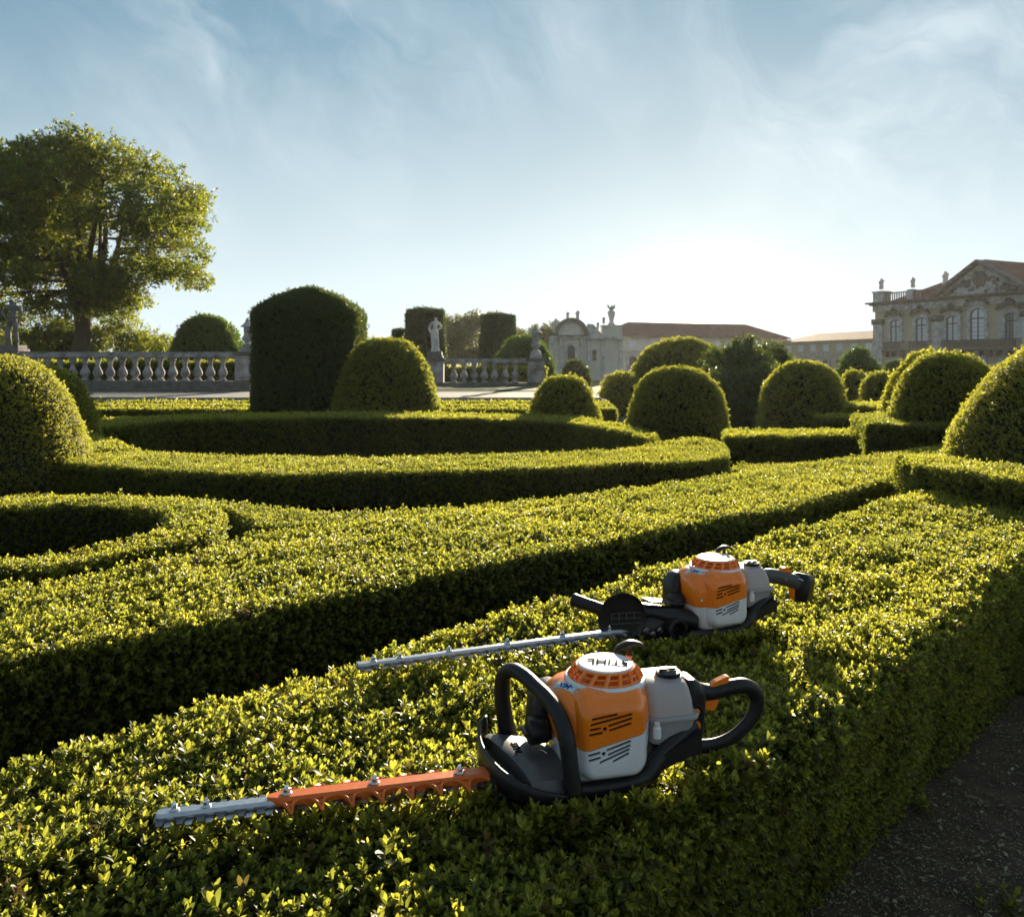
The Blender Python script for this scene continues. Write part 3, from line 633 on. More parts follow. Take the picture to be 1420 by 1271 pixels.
for px, Y, H, Rr, lb in [(1022, 24, 2.35, .65, 'wild reddish shrub standing up left of the wide round topiary'), (1070, 26, 2.3, .4, 'slim upright shrub poking up behind the wide round topiary'), (1040, 22, 1.7, .8, 'dark loose shrub filling the gap right of the central dome')]:
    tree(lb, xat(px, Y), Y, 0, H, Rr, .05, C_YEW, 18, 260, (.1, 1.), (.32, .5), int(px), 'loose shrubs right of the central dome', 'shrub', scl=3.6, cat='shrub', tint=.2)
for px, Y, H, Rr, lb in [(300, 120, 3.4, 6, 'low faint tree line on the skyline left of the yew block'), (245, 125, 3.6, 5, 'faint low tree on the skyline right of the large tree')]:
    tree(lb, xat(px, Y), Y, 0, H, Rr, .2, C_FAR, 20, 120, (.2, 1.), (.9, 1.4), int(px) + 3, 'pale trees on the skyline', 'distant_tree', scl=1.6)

# ------------------------------------------------------------------ balustrades, piers, finials, statues
bal_bm = NB(); lathe(bal_bm, [(.13, 0), (.13, .06), (.08, .08), (.085, .13), (.13, .18), (.165, .25), (.155, .32), (.11, .41), (.07, .50), (.068, .56), (.095, .60), (.07, .63), (.10, .70), (.125, .74), (.125, .80)], 10)
bal_me = bpy.data.meshes.new('baluster'); bmesh.ops.recalc_face_normals(bal_bm, faces=bal_bm.faces); bal_bm.to_mesh(bal_me); bal_bm.free(); bal_me.polygons.foreach_set('use_smooth', [True] * len(bal_me.polygons)); bal_me.materials.append(STONE)
def pier(root, x, zb, h, wd=.34, name='pier'):
    bm = NB(); box(bm, x - wd, x + wd, -.30, .30, zb, zb + h); 
    box(bm, x - wd + .09, x + wd - .09, -.325, -.302, zb + .14, zb + h - .1)
    p = build(name, bm, STONE, root, bevel=.012)
    bm = NB(); box(bm, x - wd - .07, x + wd + .07, -.37, .37, zb + h + .002, zb + h + .14); build('pier_cap', bm, STONE_D, root, bevel=.02)
def balustrade(label, xs, Y, zb, piers, spacing, x_gap=()):
    root = empty('balustrade', label, 'balustrade', (0, Y, 0), 0, 'stone balustrades of the terrace')
    x0, x1 = xs
    bm = NB(); box(bm, x0, x1, -.27, .27, zb - .35, zb + .16); build('plinth', bm, STONE_D, root, bevel=.02)
    bm = NB(); box(bm, x0, x1, -.33, .24, zb - .20, zb - .08); 
    build('plinth_moulding', bm, STONE_D, root, bevel=.02)
    bm = NB(); box(bm, x0, x1, -.20, .20, zb + .965, zb + 1.10); box(bm, x0, x1, -.16, .16, zb + 1.102, zb + 1.15); build('top_rail', bm, STONE, root, bevel=.02)
    for p in piers: pier(root, p, zb + .163, .86)
    x = x0 + .3
    while x < x1 - .1:
        if all(abs(x - p) > .5 for p in piers):
            b = link('baluster', bal_me, None, root); b.location = (x, 0, zb + .162); b.rotation_euler = (0, 0, random.uniform(0, .6))
        x += spacing
    return root
YL, YR = 28.5, 34.
balustrade('long stone balustrade at left before the large tree, ending at a pier with a finial', (-24, xat(350, YL)), YL, .92, [xat(343, YL), xat(16, YL) , xat(-250, YL)], .43)
balustrade('short stone balustrade right of centre between the draped statue and a finial', (xat(420, YR), xat(756, YR)), YR, .74, [xat(604, YR), xat(743, YR)], .42)
def finial(label, x, Y, z, s=1.):
    bm = NB(); box(bm, -.27, .27, -.27, .27, 0, .16)
    lathe(bm, [(.24, .162), (.22, .30), (.12, .36), (.10, .42), (.20, .50), (.24, .60), (.17, .70), (.14, .74)], 14)
    lathe(bm, [(.15, .742), (.17, 1.0), (.16, 1.08)], 8)
    lathe(bm, [(.29, 1.082), (.28, 1.13), (.18, 1.20), (.10, 1.30), (.07, 1.34), (.09, 1.38), (.02, 1.47)], 14)
    o = build('stone_finial', bm, STONE, smooth='auto'); o.location = (x, Y, z); o.scale = (s, s, s); return tag(o, label, 'finial', 'stone finials on the balustrade piers')
finial('stone finial beside the left edge of the yew block', xat(343, YL), YL, .92 + 1.165, .78)
finial('stone finial on the pier right of centre, before the green dome', xat(743, YR), YR, .74 + 1.165, .92)
def figure(name, label, loc, H, m, joints, rad, edges, rz=0., drape=None, cat='statue', group='stone statues on pedestals', base=None):
    root = empty(name, label, cat, loc, rz, group)
    me = bpy.data.meshes.new('body'); me.from_pydata([Vector(j) * H for j in joints], edges, [])
    o = bpy.data.objects.new('body', me); COL.objects.link(o)
    md = o.modifiers.new('skin', 'SKIN'); md.use_smooth_shade = True
    for i, sv in enumerate(me.skin_vertices[0].data): r_ = rad[i] * H; sv.radius = (r_, r_); sv.use_root = i == 0
    sb = o.modifiers.new('sub', 'SUBSURF'); sb.levels = sb.render_levels = 2
    bpy.context.view_layer.update()
    m2 = bpy.data.meshes.new_from_object(o.evaluated_get(bpy.context.evaluated_depsgraph_get())); bpy.data.objects.remove(o)
    link('body', m2, m, root)
    if drape:
        bm = NB(); rings = []
        for z, rx, ry, cx in drape:
            rings.append([((cx + rx * math.cos(t) * (1 + .10 * math.sin(t * 7 + z * 9))) * H, ry * math.sin(t) * (1 + .10 * math.sin(t * 9 + z * 5)) * H, z * H) for t in [2 * math.pi * i / 40 for i in range(40)]])
        ring_bridge(bm, rings); build('drapery', bm, m, root, smooth=True)
    if base:
        bm = NB(); box(bm, -base[0], base[0], -base[0] * .8, base[0] * .8, -base[1], 0); box(bm, -base[0] * 1.15, base[0] * 1.15, -base[0], base[0], -base[1] - .1, -base[1] - .002)
        build('pedestal_block', bm, MARBLE_D, root, bevel=.015)
    return root
# draped statue: weight on one leg, one arm folded to the chest, other hanging
J = [(-.01, 0, .53), (-.005, 0, .62), (.01, 0, .73), (.015, 0, .80), (.02, -.005, .865), (.03, -.02, .925), (-.05, 0, .49), (-.06, -.02, .28), (-.05, 0, .04), (.045, 0, .49), (.08, -.06, .28), (.085, .02, .04), (-.10, 0, .79), (-.165, .02, .65), (-.12, -.06, .53), (.125, 0, .785), (.185, .0, .665), (.085, -.10, .62), (-.055, -.07, .015), (.09, -.05, .015), (.032, -.03, .958)]
Rr_ = [.075, .058, .075, .066, .030, .045, .06, .045, .03, .06, .045, .03, .043, .033, .026, .043, .033, .024, .022, .022, .040]
E_ = [(0, 1), (1, 2), (2, 3), (3, 4), (4, 5), (5, 20), (0, 6), (6, 7), (7, 8), (0, 9), (9, 10), (10, 11), (3, 12), (12, 13), (13, 14), (3, 15), (15, 16), (16, 17), (8, 18), (11, 19)]
figure('statue', 'pale draped statue on a pedestal right of centre, before a yew column', (xat(603, YR), YR, .74 + 1.165 + .26), 1.46, MARBLE, J, Rr_, E_, 0,
       [(.0, .125, .09, .01), (.06, .11, .08, .01), (.25, .095, .08, .01), (.42, .105, .085, 0), (.52, .11, .09, -.005), (.57, .085, .075, 0), (.60, .10, .08, .0), (.62, .07, .06, 0)], base=(.30, .16))
J2 = [(0, 0, .52), (.015, 0, .62), (.025, 0, .73), (.02, 0, .80), (.005, 0, .862), (-.01, -.02, .92), (-.05, 0, .48), (-.075, -.01, .27), (-.05, .01, .04), (.05, 0, .48), (.10, -.04, .27), (.115, .0, .04), (-.115, 0, .785), (-.225, .02, .68), (-.115, -.02, .545), (.135, 0, .775), (.195, .02, .63), (.10, -.07, .55), (-.05, -.07, .015), (.125, -.06, .015), (-.01, -.03, .953)]
figure('statue', 'dark stone statue with hand on hip on a pedestal at the far left', (xat(17, YL), YL, .92 + 1.165 + .22), 1.66, MARBLE_D, J2, [.07, .058, .075, .068, .030, .045, .058, .042, .03, .058, .042, .03, .042, .03, .026, .042, .03, .026, .022, .022, .040], E_, 0,
       [(.0, .055, .07, -.07), (.15, .05, .06, -.085), (.35, .05, .06, -.08), (.42, .03, .04, -.07)], base=(.36, .12))

# ------------------------------------------------------------------ palace at right
P0 = Vector((39.4, 90.)); dd = Vector((.418, -.908)).normalized()
PA = math.atan2(dd.y, dd.x)
pal = empty('palace', 'ochre rococo palace facade with a carved pediment at the right edge', 'palace', (P0.x, P0.y, 0), PA)
# local frame: x along the facade, y into the building (left normal of dd), z up
def sof(px): q = (px - 710) / 1150; return (q * P0.y - P0.x) / (dd.x - q * dd.y)
LEN = 26.
wins = []
for px, wd, z0, z1, arch in ((1243, .62, 3.95, 6.35, .3), (1279, .62, 3.95, 6.4, .3), (1322, .64, 3.95, 6.4, .3), (1357, .74, 3.95, 7.0, .6), (1401, .66, 3.95, 6.4, .3)): wins.append((sof(px), wd, z0, z1, arch))
mirror = 2 * sof(1362)
bm = NB()
box(bm, 0, LEN, 0, 13, 0, 7.3)
wall = build('wall', bm, OCHRE, pal)
def arch_poly(x, w_, z0, z1, a, n=8):
    return [(x - w_, z0), (x + w_, z0)] + [(x + w_ * math.cos(R(180 * i / n)), z1 - a + a * math.sin(R(180 * i / n))) for i in range(n + 1)]
def fprism(bm, poly, y0, y1):    # polygon in x,z pushed along y
    n = len(poly); a = [bm.verts.new((x, y0, z)) for x, z in poly]; b = [bm.verts.new((x, y1, z)) for x, z in poly]
    bm.faces.new(a); bm.faces.new(b[::-1])
    for i in range(n): bm.faces.new((a[i], b[i], b[(i + 1) % n], a[(i + 1) % n]))
def fframe(bm, outer, inner, y0, y1):
    n = len(outer); V = [[bm.verts.new((x, y, z)) for x, z in pl] for pl, y in ((outer, y0), (inner, y0), (inner, y1), (outer, y1))]
    for k in range(4):
        A, B_ = V[k], V[(k + 1) % 4]
        for i in range(n): bm.faces.new((A[i], A[(i + 1) % n], B_[(i + 1) % n], B_[i]))
def window(x, w_, z0, z1, a, parent, big=True):
    bm = NB(); fprism(bm, arch_poly(x, w_, z0, z1, a), -.05, -.02); wn = build('window', bm, GLASS, parent)
    bm = NB(); fframe(bm, arch_poly(x, w_ + .32, z0 - .1, z1 + .32, a + .25), arch_poly(x, w_, z0, z1, a), -.28, .0); build('surround', bm, TRIM, wn)
    bm = NB(); box(bm, x - .05, x + .05, -.12, -.055, z0, z1); zt = z0 + (z1 - z0) * .66; box(bm, x - w_, x - .052, -.12, -.055, zt, zt + .12); box(bm, x + .052, x + w_, -.12, -.055, zt, zt + .12)
    fframe(bm, arch_poly(x, w_, z0, z1, a), arch_poly(x, w_ - .09, z0 + .09, z1 - .09, max(a - .07, .05)), -.14, -.053)
    for s_ in (-1, 1):
        for k in range(1, 5): zz_ = z0 + (zt - z0) * k / 5; box(bm, *sorted((x + s_ * .055, x + s_ * (w_ - .095))), -.095, -.056, zz_, zz_ + .035)
    build('frame', bm, WINF, wn)
    if big:
        bm = NB()
        for i in range(9):
            t = -1 + 2 * i / 8; zc = z1 + .42 + .42 * (1 - t * t) + (.05 if i % 2 else 0)
            vs = bmesh.ops.create_icosphere(bm, subdivisions=1, radius=.19 + .08 * (i % 2))['verts']; bmesh.ops.translate(bm, vec=(x + t * (w_ + .42), -.38, zc), verts=vs)
        vs = bmesh.ops.create_icosphere(bm, subdivisions=1, radius=.28)['verts']; bmesh.ops.translate(bm, vec=(x, -.4, z1 + 1.12), verts=vs)
        build('carved_crest', bm, TRIM_D, wn, smooth=True)
def balcony(x0, x1, z):
    bm = NB(); box(bm, x0, x1, -.75, -.002, z - .22, z)
    for k in range(int((x1 - x0) / .9) + 1):
        xx = x0 + .15 + k * (x1 - x0 - .3) / max(1, int((x1 - x0) / .9)); box(bm, xx - .1, xx + .1, -.6, -.003, z - .75, z - .222)
    b = build('balcony', bm, TRIM_D, pal)
    bm = NB(); box(bm, x0 + .03, x1 - .03, -.74, -.69, z + .78, z + .85); box(bm, x0 + .03, x1 - .03, -.735, -.695, z + .08, z + .12)
    for s_ in (x0 + .03, x1 - .08): box(bm, s_, s_ + .05, -.688, -.01, z + .78, z + .85)
    k = x0 + .08
    while k < x1 - .08: box(bm, k, k + .045, -.73, -.70, z + .122, z + .778); k += .13
    build('railing', bm, IRON, b)
allw = wins + [(mirror - w_[0], *w_[1:]) for w_ in wins[:3] if mirror - w_[0] < LEN]
for w_ in allw: window(*w_, pal)
for w_ in wins[:2]: balcony(w_[0] - 1.15, w_[0] + 1.15, 3.15)
balcony(sof(1311), mirror - sof(1311), 3.15)
for w_ in allw:       # lower storey openings
    bm = NB(); fprism(bm, arch_poly(w_[0], .6, .9, 2.35, .25), -.05, -.02); wn = build('window', bm, GLASS, pal); wn['label'] = 'lower window'
    bm = NB(); fframe(bm, arch_poly(w_[0], .95, .7, 2.6, .4), arch_poly(w_[0], .6, .9, 2.35, .25), -.25, 0); build('surround', bm, TRIM, wn)
for x0, x1 in ((0, 1.15), (sof(1296), sof(1310)), (mirror - sof(1310), mirror - sof(1296)), (LEN - 1.1, LEN)):
    bm = NB(); box(bm, x0, x1, -.32, -.003, 0, 5.9); box(bm, x0 - .08, x1 + .08, -.42, -.004, 0, .8); box(bm, x0 - .08, x1 + .08, -.42, -.004, 3.0, 3.25); box(bm, x0 + .15, x1 - .15, -.36, -.322, 3.6, 5.6); build('pilaster', bm, TRIM, pal)
    bm = NB(); box(bm, x0 - .12, x1 + .12, -.44, -.004, 5.902, 6.5)
    for k in range(4):
        vs = bmesh.ops.create_icosphere(bm, subdivisions=1, radius=.16)['verts']; bmesh.ops.translate(bm, vec=(x0 + (x1 - x0) * (k + .5) / 4, -.45, 6.15), verts=vs)
    build('capital', bm, TRIM_D, pal)
bm = NB(); box(bm, -.06, LEN + .06, -.30, .3, 7.302, 7.95); build('frieze', bm, TRIM, pal)
bm = NB(); box(bm, -.55, LEN + .55, -.95, 1, 8.12, 8.3); box(bm, -.3, LEN + .3, -.6, .6, 7.952, 8.118); build('cornice', bm, TRIM_D, pal, bevel=.03)
bm = NB(); box(bm, 0, 1.3, -.35, .9, 8.302, 9.35); box(bm, -.1, 1.4, -.45, 1., 9.352, 9.5); build('parapet_block', bm, TRIM, pal, bevel=.03)
px2 = sof(1264); bm = NB(); box(bm, px2 - .35, px2 + .35, -.3, .4, 8.302, 9.4); build('parapet_block', bm, TRIM, pal, bevel=.03)
bm = NB(); xa, xb = 1.3, sof(1300); box(bm, xa, px2 - .36, -.1, .05, 9.15, 9.27); box(bm, px2 + .36, xb, -.1, .05, 9.15, 9.27)
k = xa + .1
while k < xb:
    if abs(k - px2) > .4: box(bm, k, k + .1, -.07, .03, 8.302, 9.148)
    k += .28
build('roof_railing', bm, TRIM_D, pal)
cxp = mirror / 2; hw = cxp - sof(1300)
def ped(bm, h0, hw_, apex, y0, y1): fprism(bm, [(cxp - hw_, h0), (cxp + hw_, h0), (cxp + hw_ * .62, h0 + (apex - h0) * .45), (cxp + .35, apex), (cxp - .35, apex), (cxp - hw_ * .62, h0 + (apex - h0) * .45)], y0, y1)
bm = NB(); ped(bm, 8.302, hw, 11.1, -.35, .3); build('pediment', bm, TRIM, pal)
bm = NB()
outl = [(cxp - hw - .3, 8.31), (cxp - hw * .62, 9.75), (cxp, 11.55), (cxp + hw * .62, 9.75), (cxp + hw + .3, 8.31)]
for a, b in zip(outl, outl[1:]):
    v = Vector((b[0] - a[0], b[1] - a[1])); nn = Vector((-v.y, v.x)).normalized() * .32
    fprism(bm, [a, b, (b[0] - nn.x, b[1] - nn.y), (a[0] - nn.x, a[1] - nn.y)], -.95, .3)
build('pediment_moulding', bm, TRIM_D, pal)
bm = NB(); rnd = random.Random(5)
for i in range(70):
    t = rnd.uniform(-1, 1); x = cxp + t * hw * .8; zt = 8.5 + rnd.random() * max(.15, (1 - abs(t)) * 2.0); r_ = rnd.uniform(.10, .26)
    vs = bmesh.ops.create_icosphere(bm, subdivisions=1, radius=r_)['verts']; bmesh.ops.scale(bm, vec=(1.2, .7, 1), verts=vs); bmesh.ops.translate(bm, vec=(x, -.38, zt), verts=vs)
lathe(bm, [(.75, 0), (.7, .16), (.45, .26), (.0, .3)], 16, Matrix.Translation((cxp, -.35, 9.75)) @ Matrix.Rotation(R(90), 4, 'X'))
build('pediment_carving', bm, TRIM_D, pal, smooth=True)
def hip(bm, x0, x1, y0, y1, z0, z1, ins):
    v = [bm.verts.new(p) for p in ((x0, y0, z0), (x1, y0, z0), (x1, y1, z0), (x0, y1, z0), (x0 + ins, (y0 + y1) / 2, z1), (x1 - ins, (y0 + y1) / 2, z1))]
    for f in ((0, 1, 5, 4), (2, 3, 4, 5), (1, 2, 5), (3, 0, 4), (3, 2, 1, 0)): bm.faces.new([v[i] for i in f])
bm = NB(); hip(bm, 1.2, LEN - .5, .6, 12.5, 8.35, 11.3, 5.2); hip(bm, cxp - 5.2, cxp + 5.2, .32, 8, 8.36, 8.7, 3)
v = [bm.verts.new(p) for p in ((cxp - hw - .3, .31, 8.4), (cxp, .31, 11.62), (cxp + hw + .3, .31, 8.4), (cxp, 7, 11.6))]
for f in ((0, 1, 3), (1, 2, 3), (2, 0, 3), (0, 2, 1)): bm.faces.new([v[i] for i in f])
build('roof', bm, ROOF, pal)
def loc_pal(x, y, z): return (P0.x + dd.x * x - dd.y * y, P0.y + dd.y * x + dd.x * y, z)
smallfig = ([(0, 0, .1), (0, 0, .5), (0, 0, .7), (0, 0, .85), (0, 0, .95), (-.2, 0, .6), (.22, 0, .8)], [.2, .14, .13, .06, .08, .06, .05], [(0, 1), (1, 2), (2, 3), (3, 4), (2, 5), (2, 6)])
for (x, z, H, lb) in ((.65, 9.5, 1.5, 'small roof statue on the left corner of the palace parapet'), (px2, 9.4, 1.35, 'small roof statue on the middle palace parapet block'), (sof(1309), 9.3, 1.7, 'small roof figure beside the foot of the palace pediment')):
    figure('roof_statue', lb, loc_pal(x, .2, z), H, MARBLE, *smallfig, group='small statues on the palace roof', base=(.32, .25) if z < 9.35 else None)
# lower wing running away from the palace corner towards the sun
def wing(label, A, B_, zw, zr, depth, wins_, m=WHITEW, name='palace_wing'):
    A, B_ = Vector(A), Vector(B_); L = (B_ - A).length; d = (B_ - A).normalized()
    root = empty(name, label, 'building', (A.x, A.y, 0), math.atan2(d.y, d.x))
    bm = NB(); box(bm, 0, L, 0, depth, 0, zw); build('wall', bm, m, root)
    bm = NB(); hip(bm, -.4, L + .4, -.5, depth + .5, zw + .12, zr, depth * .4); build('roof', bm, ROOF, root)
    bm = NB(); box(bm, -.3, L + .3, -.35, .1, zw + .003, zw + .118); box(bm, 0, L, -.2, -.003, zw * .62, zw * .62 + .25); build('cornice', bm, TRIM, root)
    for i in range(wins_):
        x = L * (i + .5) / wins_
        bm = NB(); fprism(bm, arch_poly(x, .55, .8, zw * .52, .2), -.05, -.02); wn = build('window', bm, WINF, root)
        bm = NB(); fframe(bm, arch_poly(x, .85, .6, zw * .52 + .3, .35), arch_poly(x, .55, .8, zw * .52, .2), -.2, 0); build('surround', bm, TRIM, wn)
        bm = NB(); box(bm, x - .5, x + .5, -.04, -.005, zw * .74, zw * .92); build('window', bm, GLASS, root)
    return root
wing('low palace wing with a dark red roof running left from the palace corner', (xat(1086, 107), 107), (xat(1216, 91), 91), 4.35, 5.55, 7, 7, OCHRE)
wing('long hazy palace wing with a pale red roof right under the sun', (xat(862, 100), 100), (xat(1092, 108), 108), 4.9, 7.0, 9, 8)
# garden pavilion with arched gable and roof figures
pv = empty('pavilion', 'white baroque pavilion with an arched gable and roof figures, left of the sun', 'building', (xat(764, 84), 84, 0))
bm = NB(); box(bm, 0, 7.3, 0, 6, 0, 4.2); build('wall', bm, WHITEW, pv)
bm = NB(); box(bm, -.15, 7.45, -.3, .2, 4.202, 4.5); build('cornice', bm, TRIM, pv, bevel=.03)
bm = NB(); fprism(bm, [(.5, 4.502), (3.6, 4.502)] + [(2.05 + 1.5 * math.cos(R(a)), 4.7 + 1.45 * math.sin(R(a))) for a in range(0, 181, 15)], -.2, .4); build('gable', bm, WHITEW, pv)
bm = NB()
fframe(bm, [(2.05 + 1.75 * math.cos(R(a)), 4.6 + 1.75 * math.sin(R(a))) for a in range(0, 181, 15)] + [(.3, 4.51), (3.8, 4.51)], [(2.05 + 1.35 * math.cos(R(a)), 4.65 + 1.3 * math.sin(R(a))) for a in range(0, 181, 15)] + [(.7, 4.58), (3.4, 4.58)], -.5, -.201); build('gable_moulding', bm, TRIM_D, pv)
bm = NB(); fprism(bm, [(3.5, 4.503), (5.3, 4.503), (4.9, 5.0), (4.3, 5.7), (3.7, 5.75)], -.1, .5); build('scroll_wall', bm, TRIM, pv)
bm = NB(); box(bm, 5.2, 7.2, -.1, 1.8, 4.503, 5.5); box(bm, 5.1, 7.3, -.2, 1.9, 5.502, 5.62); build('attic_block', bm, WHITEW, pv, bevel=.03)
bm = NB(); fprism(bm, arch_poly(2.05, .38, 1.2, 3.6, .35), -.04, -.01); w_ = build('window', bm, WINF, pv)
bm = NB(); fframe(bm, arch_poly(2.05, .6, 1.0, 3.85, .5), arch_poly(2.05, .38, 1.2, 3.6, .35), -.15, 0); build('surround', bm, TRIM, w_)
bm = NB(); box(bm, 4.2, 4.6, -.06, -.004, 2., 3.1); build('niche', bm, TRIM_D, pv)
for x in (.05, .9, 3.0, 3.7, 5.1, 6.9):
    bm = NB(); box(bm, x, x + .32, -.18, -.003, 0, 3.9); box(bm, x - .05, x + .37, -.24, -.004, 3.9, 4.2); build('pilaster', bm, TRIM, pv)
pvx = xat(764, 84)
for x, z, H, lb in ((.5, 4.52, 1.9, 'leftmost roof statue of the white pavilion'), (1.7, 6.1, .95, 'roof figure on the left of the pavilion gable top'), (2.7, 6.0, 1.2, 'roof figure on the right of the pavilion gable top'), (4.75, 5.1, .9, 'small roof vase on the pavilion scroll'), (5.35, 5.62, .9, 'small roof figure left of the tall urn')):
    figure('roof_statue', lb, (pvx + x, 84.1, z), H, MARBLE, *smallfig, group='roof figures of the white pavilion')
bm = NB(); lathe(bm, [(.42, 0), (.35, .2), (.2, .4), (.33, .9), (.42, 1.3), (.3, 1.5)], 12)
for i in range(9):
    a = i * .7; tube(bm, [(0, 0, 1.45), (.2 * math.cos(a), .2 * math.sin(a), 1.75), (.48 * math.cos(a), .48 * math.sin(a), 1.85 + .15 * (i % 3))], [.09, .12, .03], 6)
o = build('roof_urn', bm, MARBLE, smooth=True); o.location = (pvx + 6.2, 84.6, 5.62); tag(o, 'tall urn with a plume of leaves on the right block of the white pavilion', 'urn')

# ------------------------------------------------------------------ hedge trimmers
Z0 = .77
def make_machine(root, rear=False):
    """engine, tank and base frame shared by both machines; x towards the rear handle, -y towards the camera"""
    # engine cover: one loft cut by a slanting plane into an orange hood and a white skirt
    def body_bm():
        bm = NB(); loft_z(bm, [(.052, -.088, .066, -.072, .065, .03), (.065, -.098, .078, -.080, .075, .035), (.12, -.105, .085, -.084, .082, .04), (.17, -.113, .089, -.085, .084, .045), (.196, -.113, .089, -.080, .082, .05), (.212, -.107, .088, -.070, .078, .052), (.223, -.095, .086, -.058, .070, .05), (.229, -.080, .082, -.046, .06, .045), (.231, -.06, .075, -.03, .045, .035)], 7)
        return bm
    def panel_bm():
        bm = NB(); loft_y(bm, [(-.060, -.080, .072, .058, .236, .03), (-.078, -.080, .070, .060, .234, .034), (-.090, -.079, .066, .063, .228, .034), (-.099, -.076, .060, .067, .220, .03), (-.106, -.071, .054, .072, .212, .026), (-.110, -.066, .049, .077, .206, .022), (-.1115, -.061, .044, .082, .200, .018)], 7)
        return bm
    pc, pn = Vector((0, 0, .143)), Vector((-.19, 0, 1)).normalized()
    def cut(bm, keep_upper, off=0.):
        r_ = bmesh.ops.bisect_plane(bm, geom=bm.verts[:] + bm.edges[:] + bm.faces[:], plane_co=pc + pn * off, plane_no=pn, clear_outer=not keep_upper, clear_inner=keep_upper)
        ed = [e for e in r_['geom_cut'] if isinstance(e, bmesh.types.BMEdge)]
        bmesh.ops.contextual_create(bm, geom=ed)
        return bm
    hood = build('engine_hood', cut(body_bm(), True, .0006), ORANGE, root, smooth='auto')
    skirt = build('engine_skirt', cut(body_bm(), False, -.0006), WHITEP, root, smooth='auto')
    pu = build('front_panel_upper', cut(panel_bm(), True, .0006), ORANGE, root, smooth='auto'); pu['label'] = 'orange slotted upper half of the front cover'
    pl = build('front_panel_lower', cut(panel_bm(), False, -.0006), WHITEP, root, smooth='auto'); pl['label'] = 'white slotted lower half of the front cover'
    # slots: real cuts with dark floors
    def zpt(zx, zy): return F_((780 + zx / 7.89, 960 + zy / 7.89))
    ca_, sa_ = math.cos(R(13.9)), math.sin(R(13.9))
    def F_(p, ly=-.1115):
        q = (p[0] - 710) / 1150; lx = (q * (1.745 + ly * ca_) - .1965 + ly * sa_) / (ca_ - q * sa_); Y = 1.745 + lx * sa_ + ly * ca_
        return (lx, 1.65 - (p[1] - 505) * Y / 1150 - Z0)
    up_s = [((385, 275), (660, 218)), ((370, 335), (830, 212)), ((362, 390), (470, 368)), ((575, 340), (828, 258)), ((355, 447), (488, 418)), ((585, 390), (820, 312))]
    lo_s = [((345, 545), (818, 395)), ((345, 603), (460, 570)), ((555, 540), (815, 440)), ((350, 658), (468, 625)), ((570, 588), (810, 487)), ((475, 675), (800, 530)), ((628, 660), (795, 573))]
    for tgt, ss, hole in ((pu, up_s, (525, 375)), (pl, lo_s, (512, 580))):
        cb = NB(); fl = []
        for a, b in ss + [(hole, hole)]:
            a, b = zpt(*a), zpt(*b)
            a = (a[0] * .94 - .002, a[1] + (.003 if tgt is pu else -.009)); b = (b[0] * .94 - .002, b[1] + (.003 if tgt is pu else -.009))
            va = Vector((a[0], 0, a[1])); vb = Vector((b[0], 0, b[1])); r_ = .0026 if a != b else .0043
            th = math.atan2(vb.z - va.z, vb.x - va.x) if a != b else 0
            pts = [(va.x + r_ * math.cos(th + math.pi / 2 + math.pi * i / 5), va.z + r_ * math.sin(th + math.pi / 2 + math.pi * i / 5)) for i in range(6)] + [(vb.x + r_ * math.cos(th - math.pi / 2 + math.pi * i / 5), vb.z + r_ * math.sin(th - math.pi / 2 + math.pi * i / 5)) for i in range(6)]
            if a == b: pts = [(va.x + r_ * math.cos(2 * math.pi * i / 12), va.z + r_ * math.sin(2 * math.pi * i / 12)) for i in range(12)]
            fprism(cb, pts, -.125, -.104); fl.append(pts)
        bmesh.ops.recalc_face_normals(cb, faces=cb.faces)
        cm = bpy.data.meshes.new('cut'); cb.to_mesh(cm); cb.free(); co_ = bpy.data.objects.new('cut', cm); COL.objects.link(co_); co_.parent = root
        md = tgt.modifiers.new('b', 'BOOLEAN'); md.operation = 'DIFFERENCE'; md.object = co_; md.solver = 'EXACT'
        bpy.context.view_layer.update()
        nm = bpy.data.meshes.new_from_object(tgt.evaluated_get(bpy.context.evaluated_depsgraph_get()))
        if len(nm.polygons) > 20: tgt.modifiers.clear(); tgt.data = nm
        else: tgt.modifiers.clear()
        bpy.data.objects.remove(co_)
        for pts in fl:
            bm = NB(); cxx = sum(p[0] for p in pts) / len(pts); czz = sum(p[1] for p in pts) / len(pts)
            fprism(bm, [(cxx + (x - cxx) * .998, czz + (z - czz) * .998) for x, z in pts], -.1072, -.1045); build('vent_slot', bm, INNER, tgt)
    # starter cage
    cc = Vector((.010, -.002, 0))
    Mc = Matrix.Translation(cc)
    bm = NB(); lathe(bm, [(.084, .222), (.086, .231), (.083, .236), (.0785, .236), (.0775, .225), (.0, .225)], 40, Mc); col_ = build('glare_ring', bm, WHITEP, root, smooth='auto'); col_['label'] = 'added pale ring standing for glare round the starter cage'  # white ring added to stand for sun glare on the hood
    bm = NB(); lathe(bm, [(.064, .226), (.061, .236), (.050, .250), (.0, .250)], 28, Mc); build('fan_housing', bm, ORANGE, root, smooth='auto')
    bm = NB()
    for zz_, rr in ((.2275, .0772), (.2365, .0735), (.2465, .0675)):
        tube(bm, [(cc.x + rr * math.cos(2 * math.pi * i / 40), cc.y + rr * math.sin(2 * math.pi * i / 40), zz_) for i in range(40)], (.0028, .0026), 6, closed=True)
    tube(bm, [(cc.x + .0605 * math.cos(2 * math.pi * i / 40), cc.y + .0605 * math.sin(2 * math.pi * i / 40), .2555) for i in range(40)], (.003, .0032), 8, closed=True)
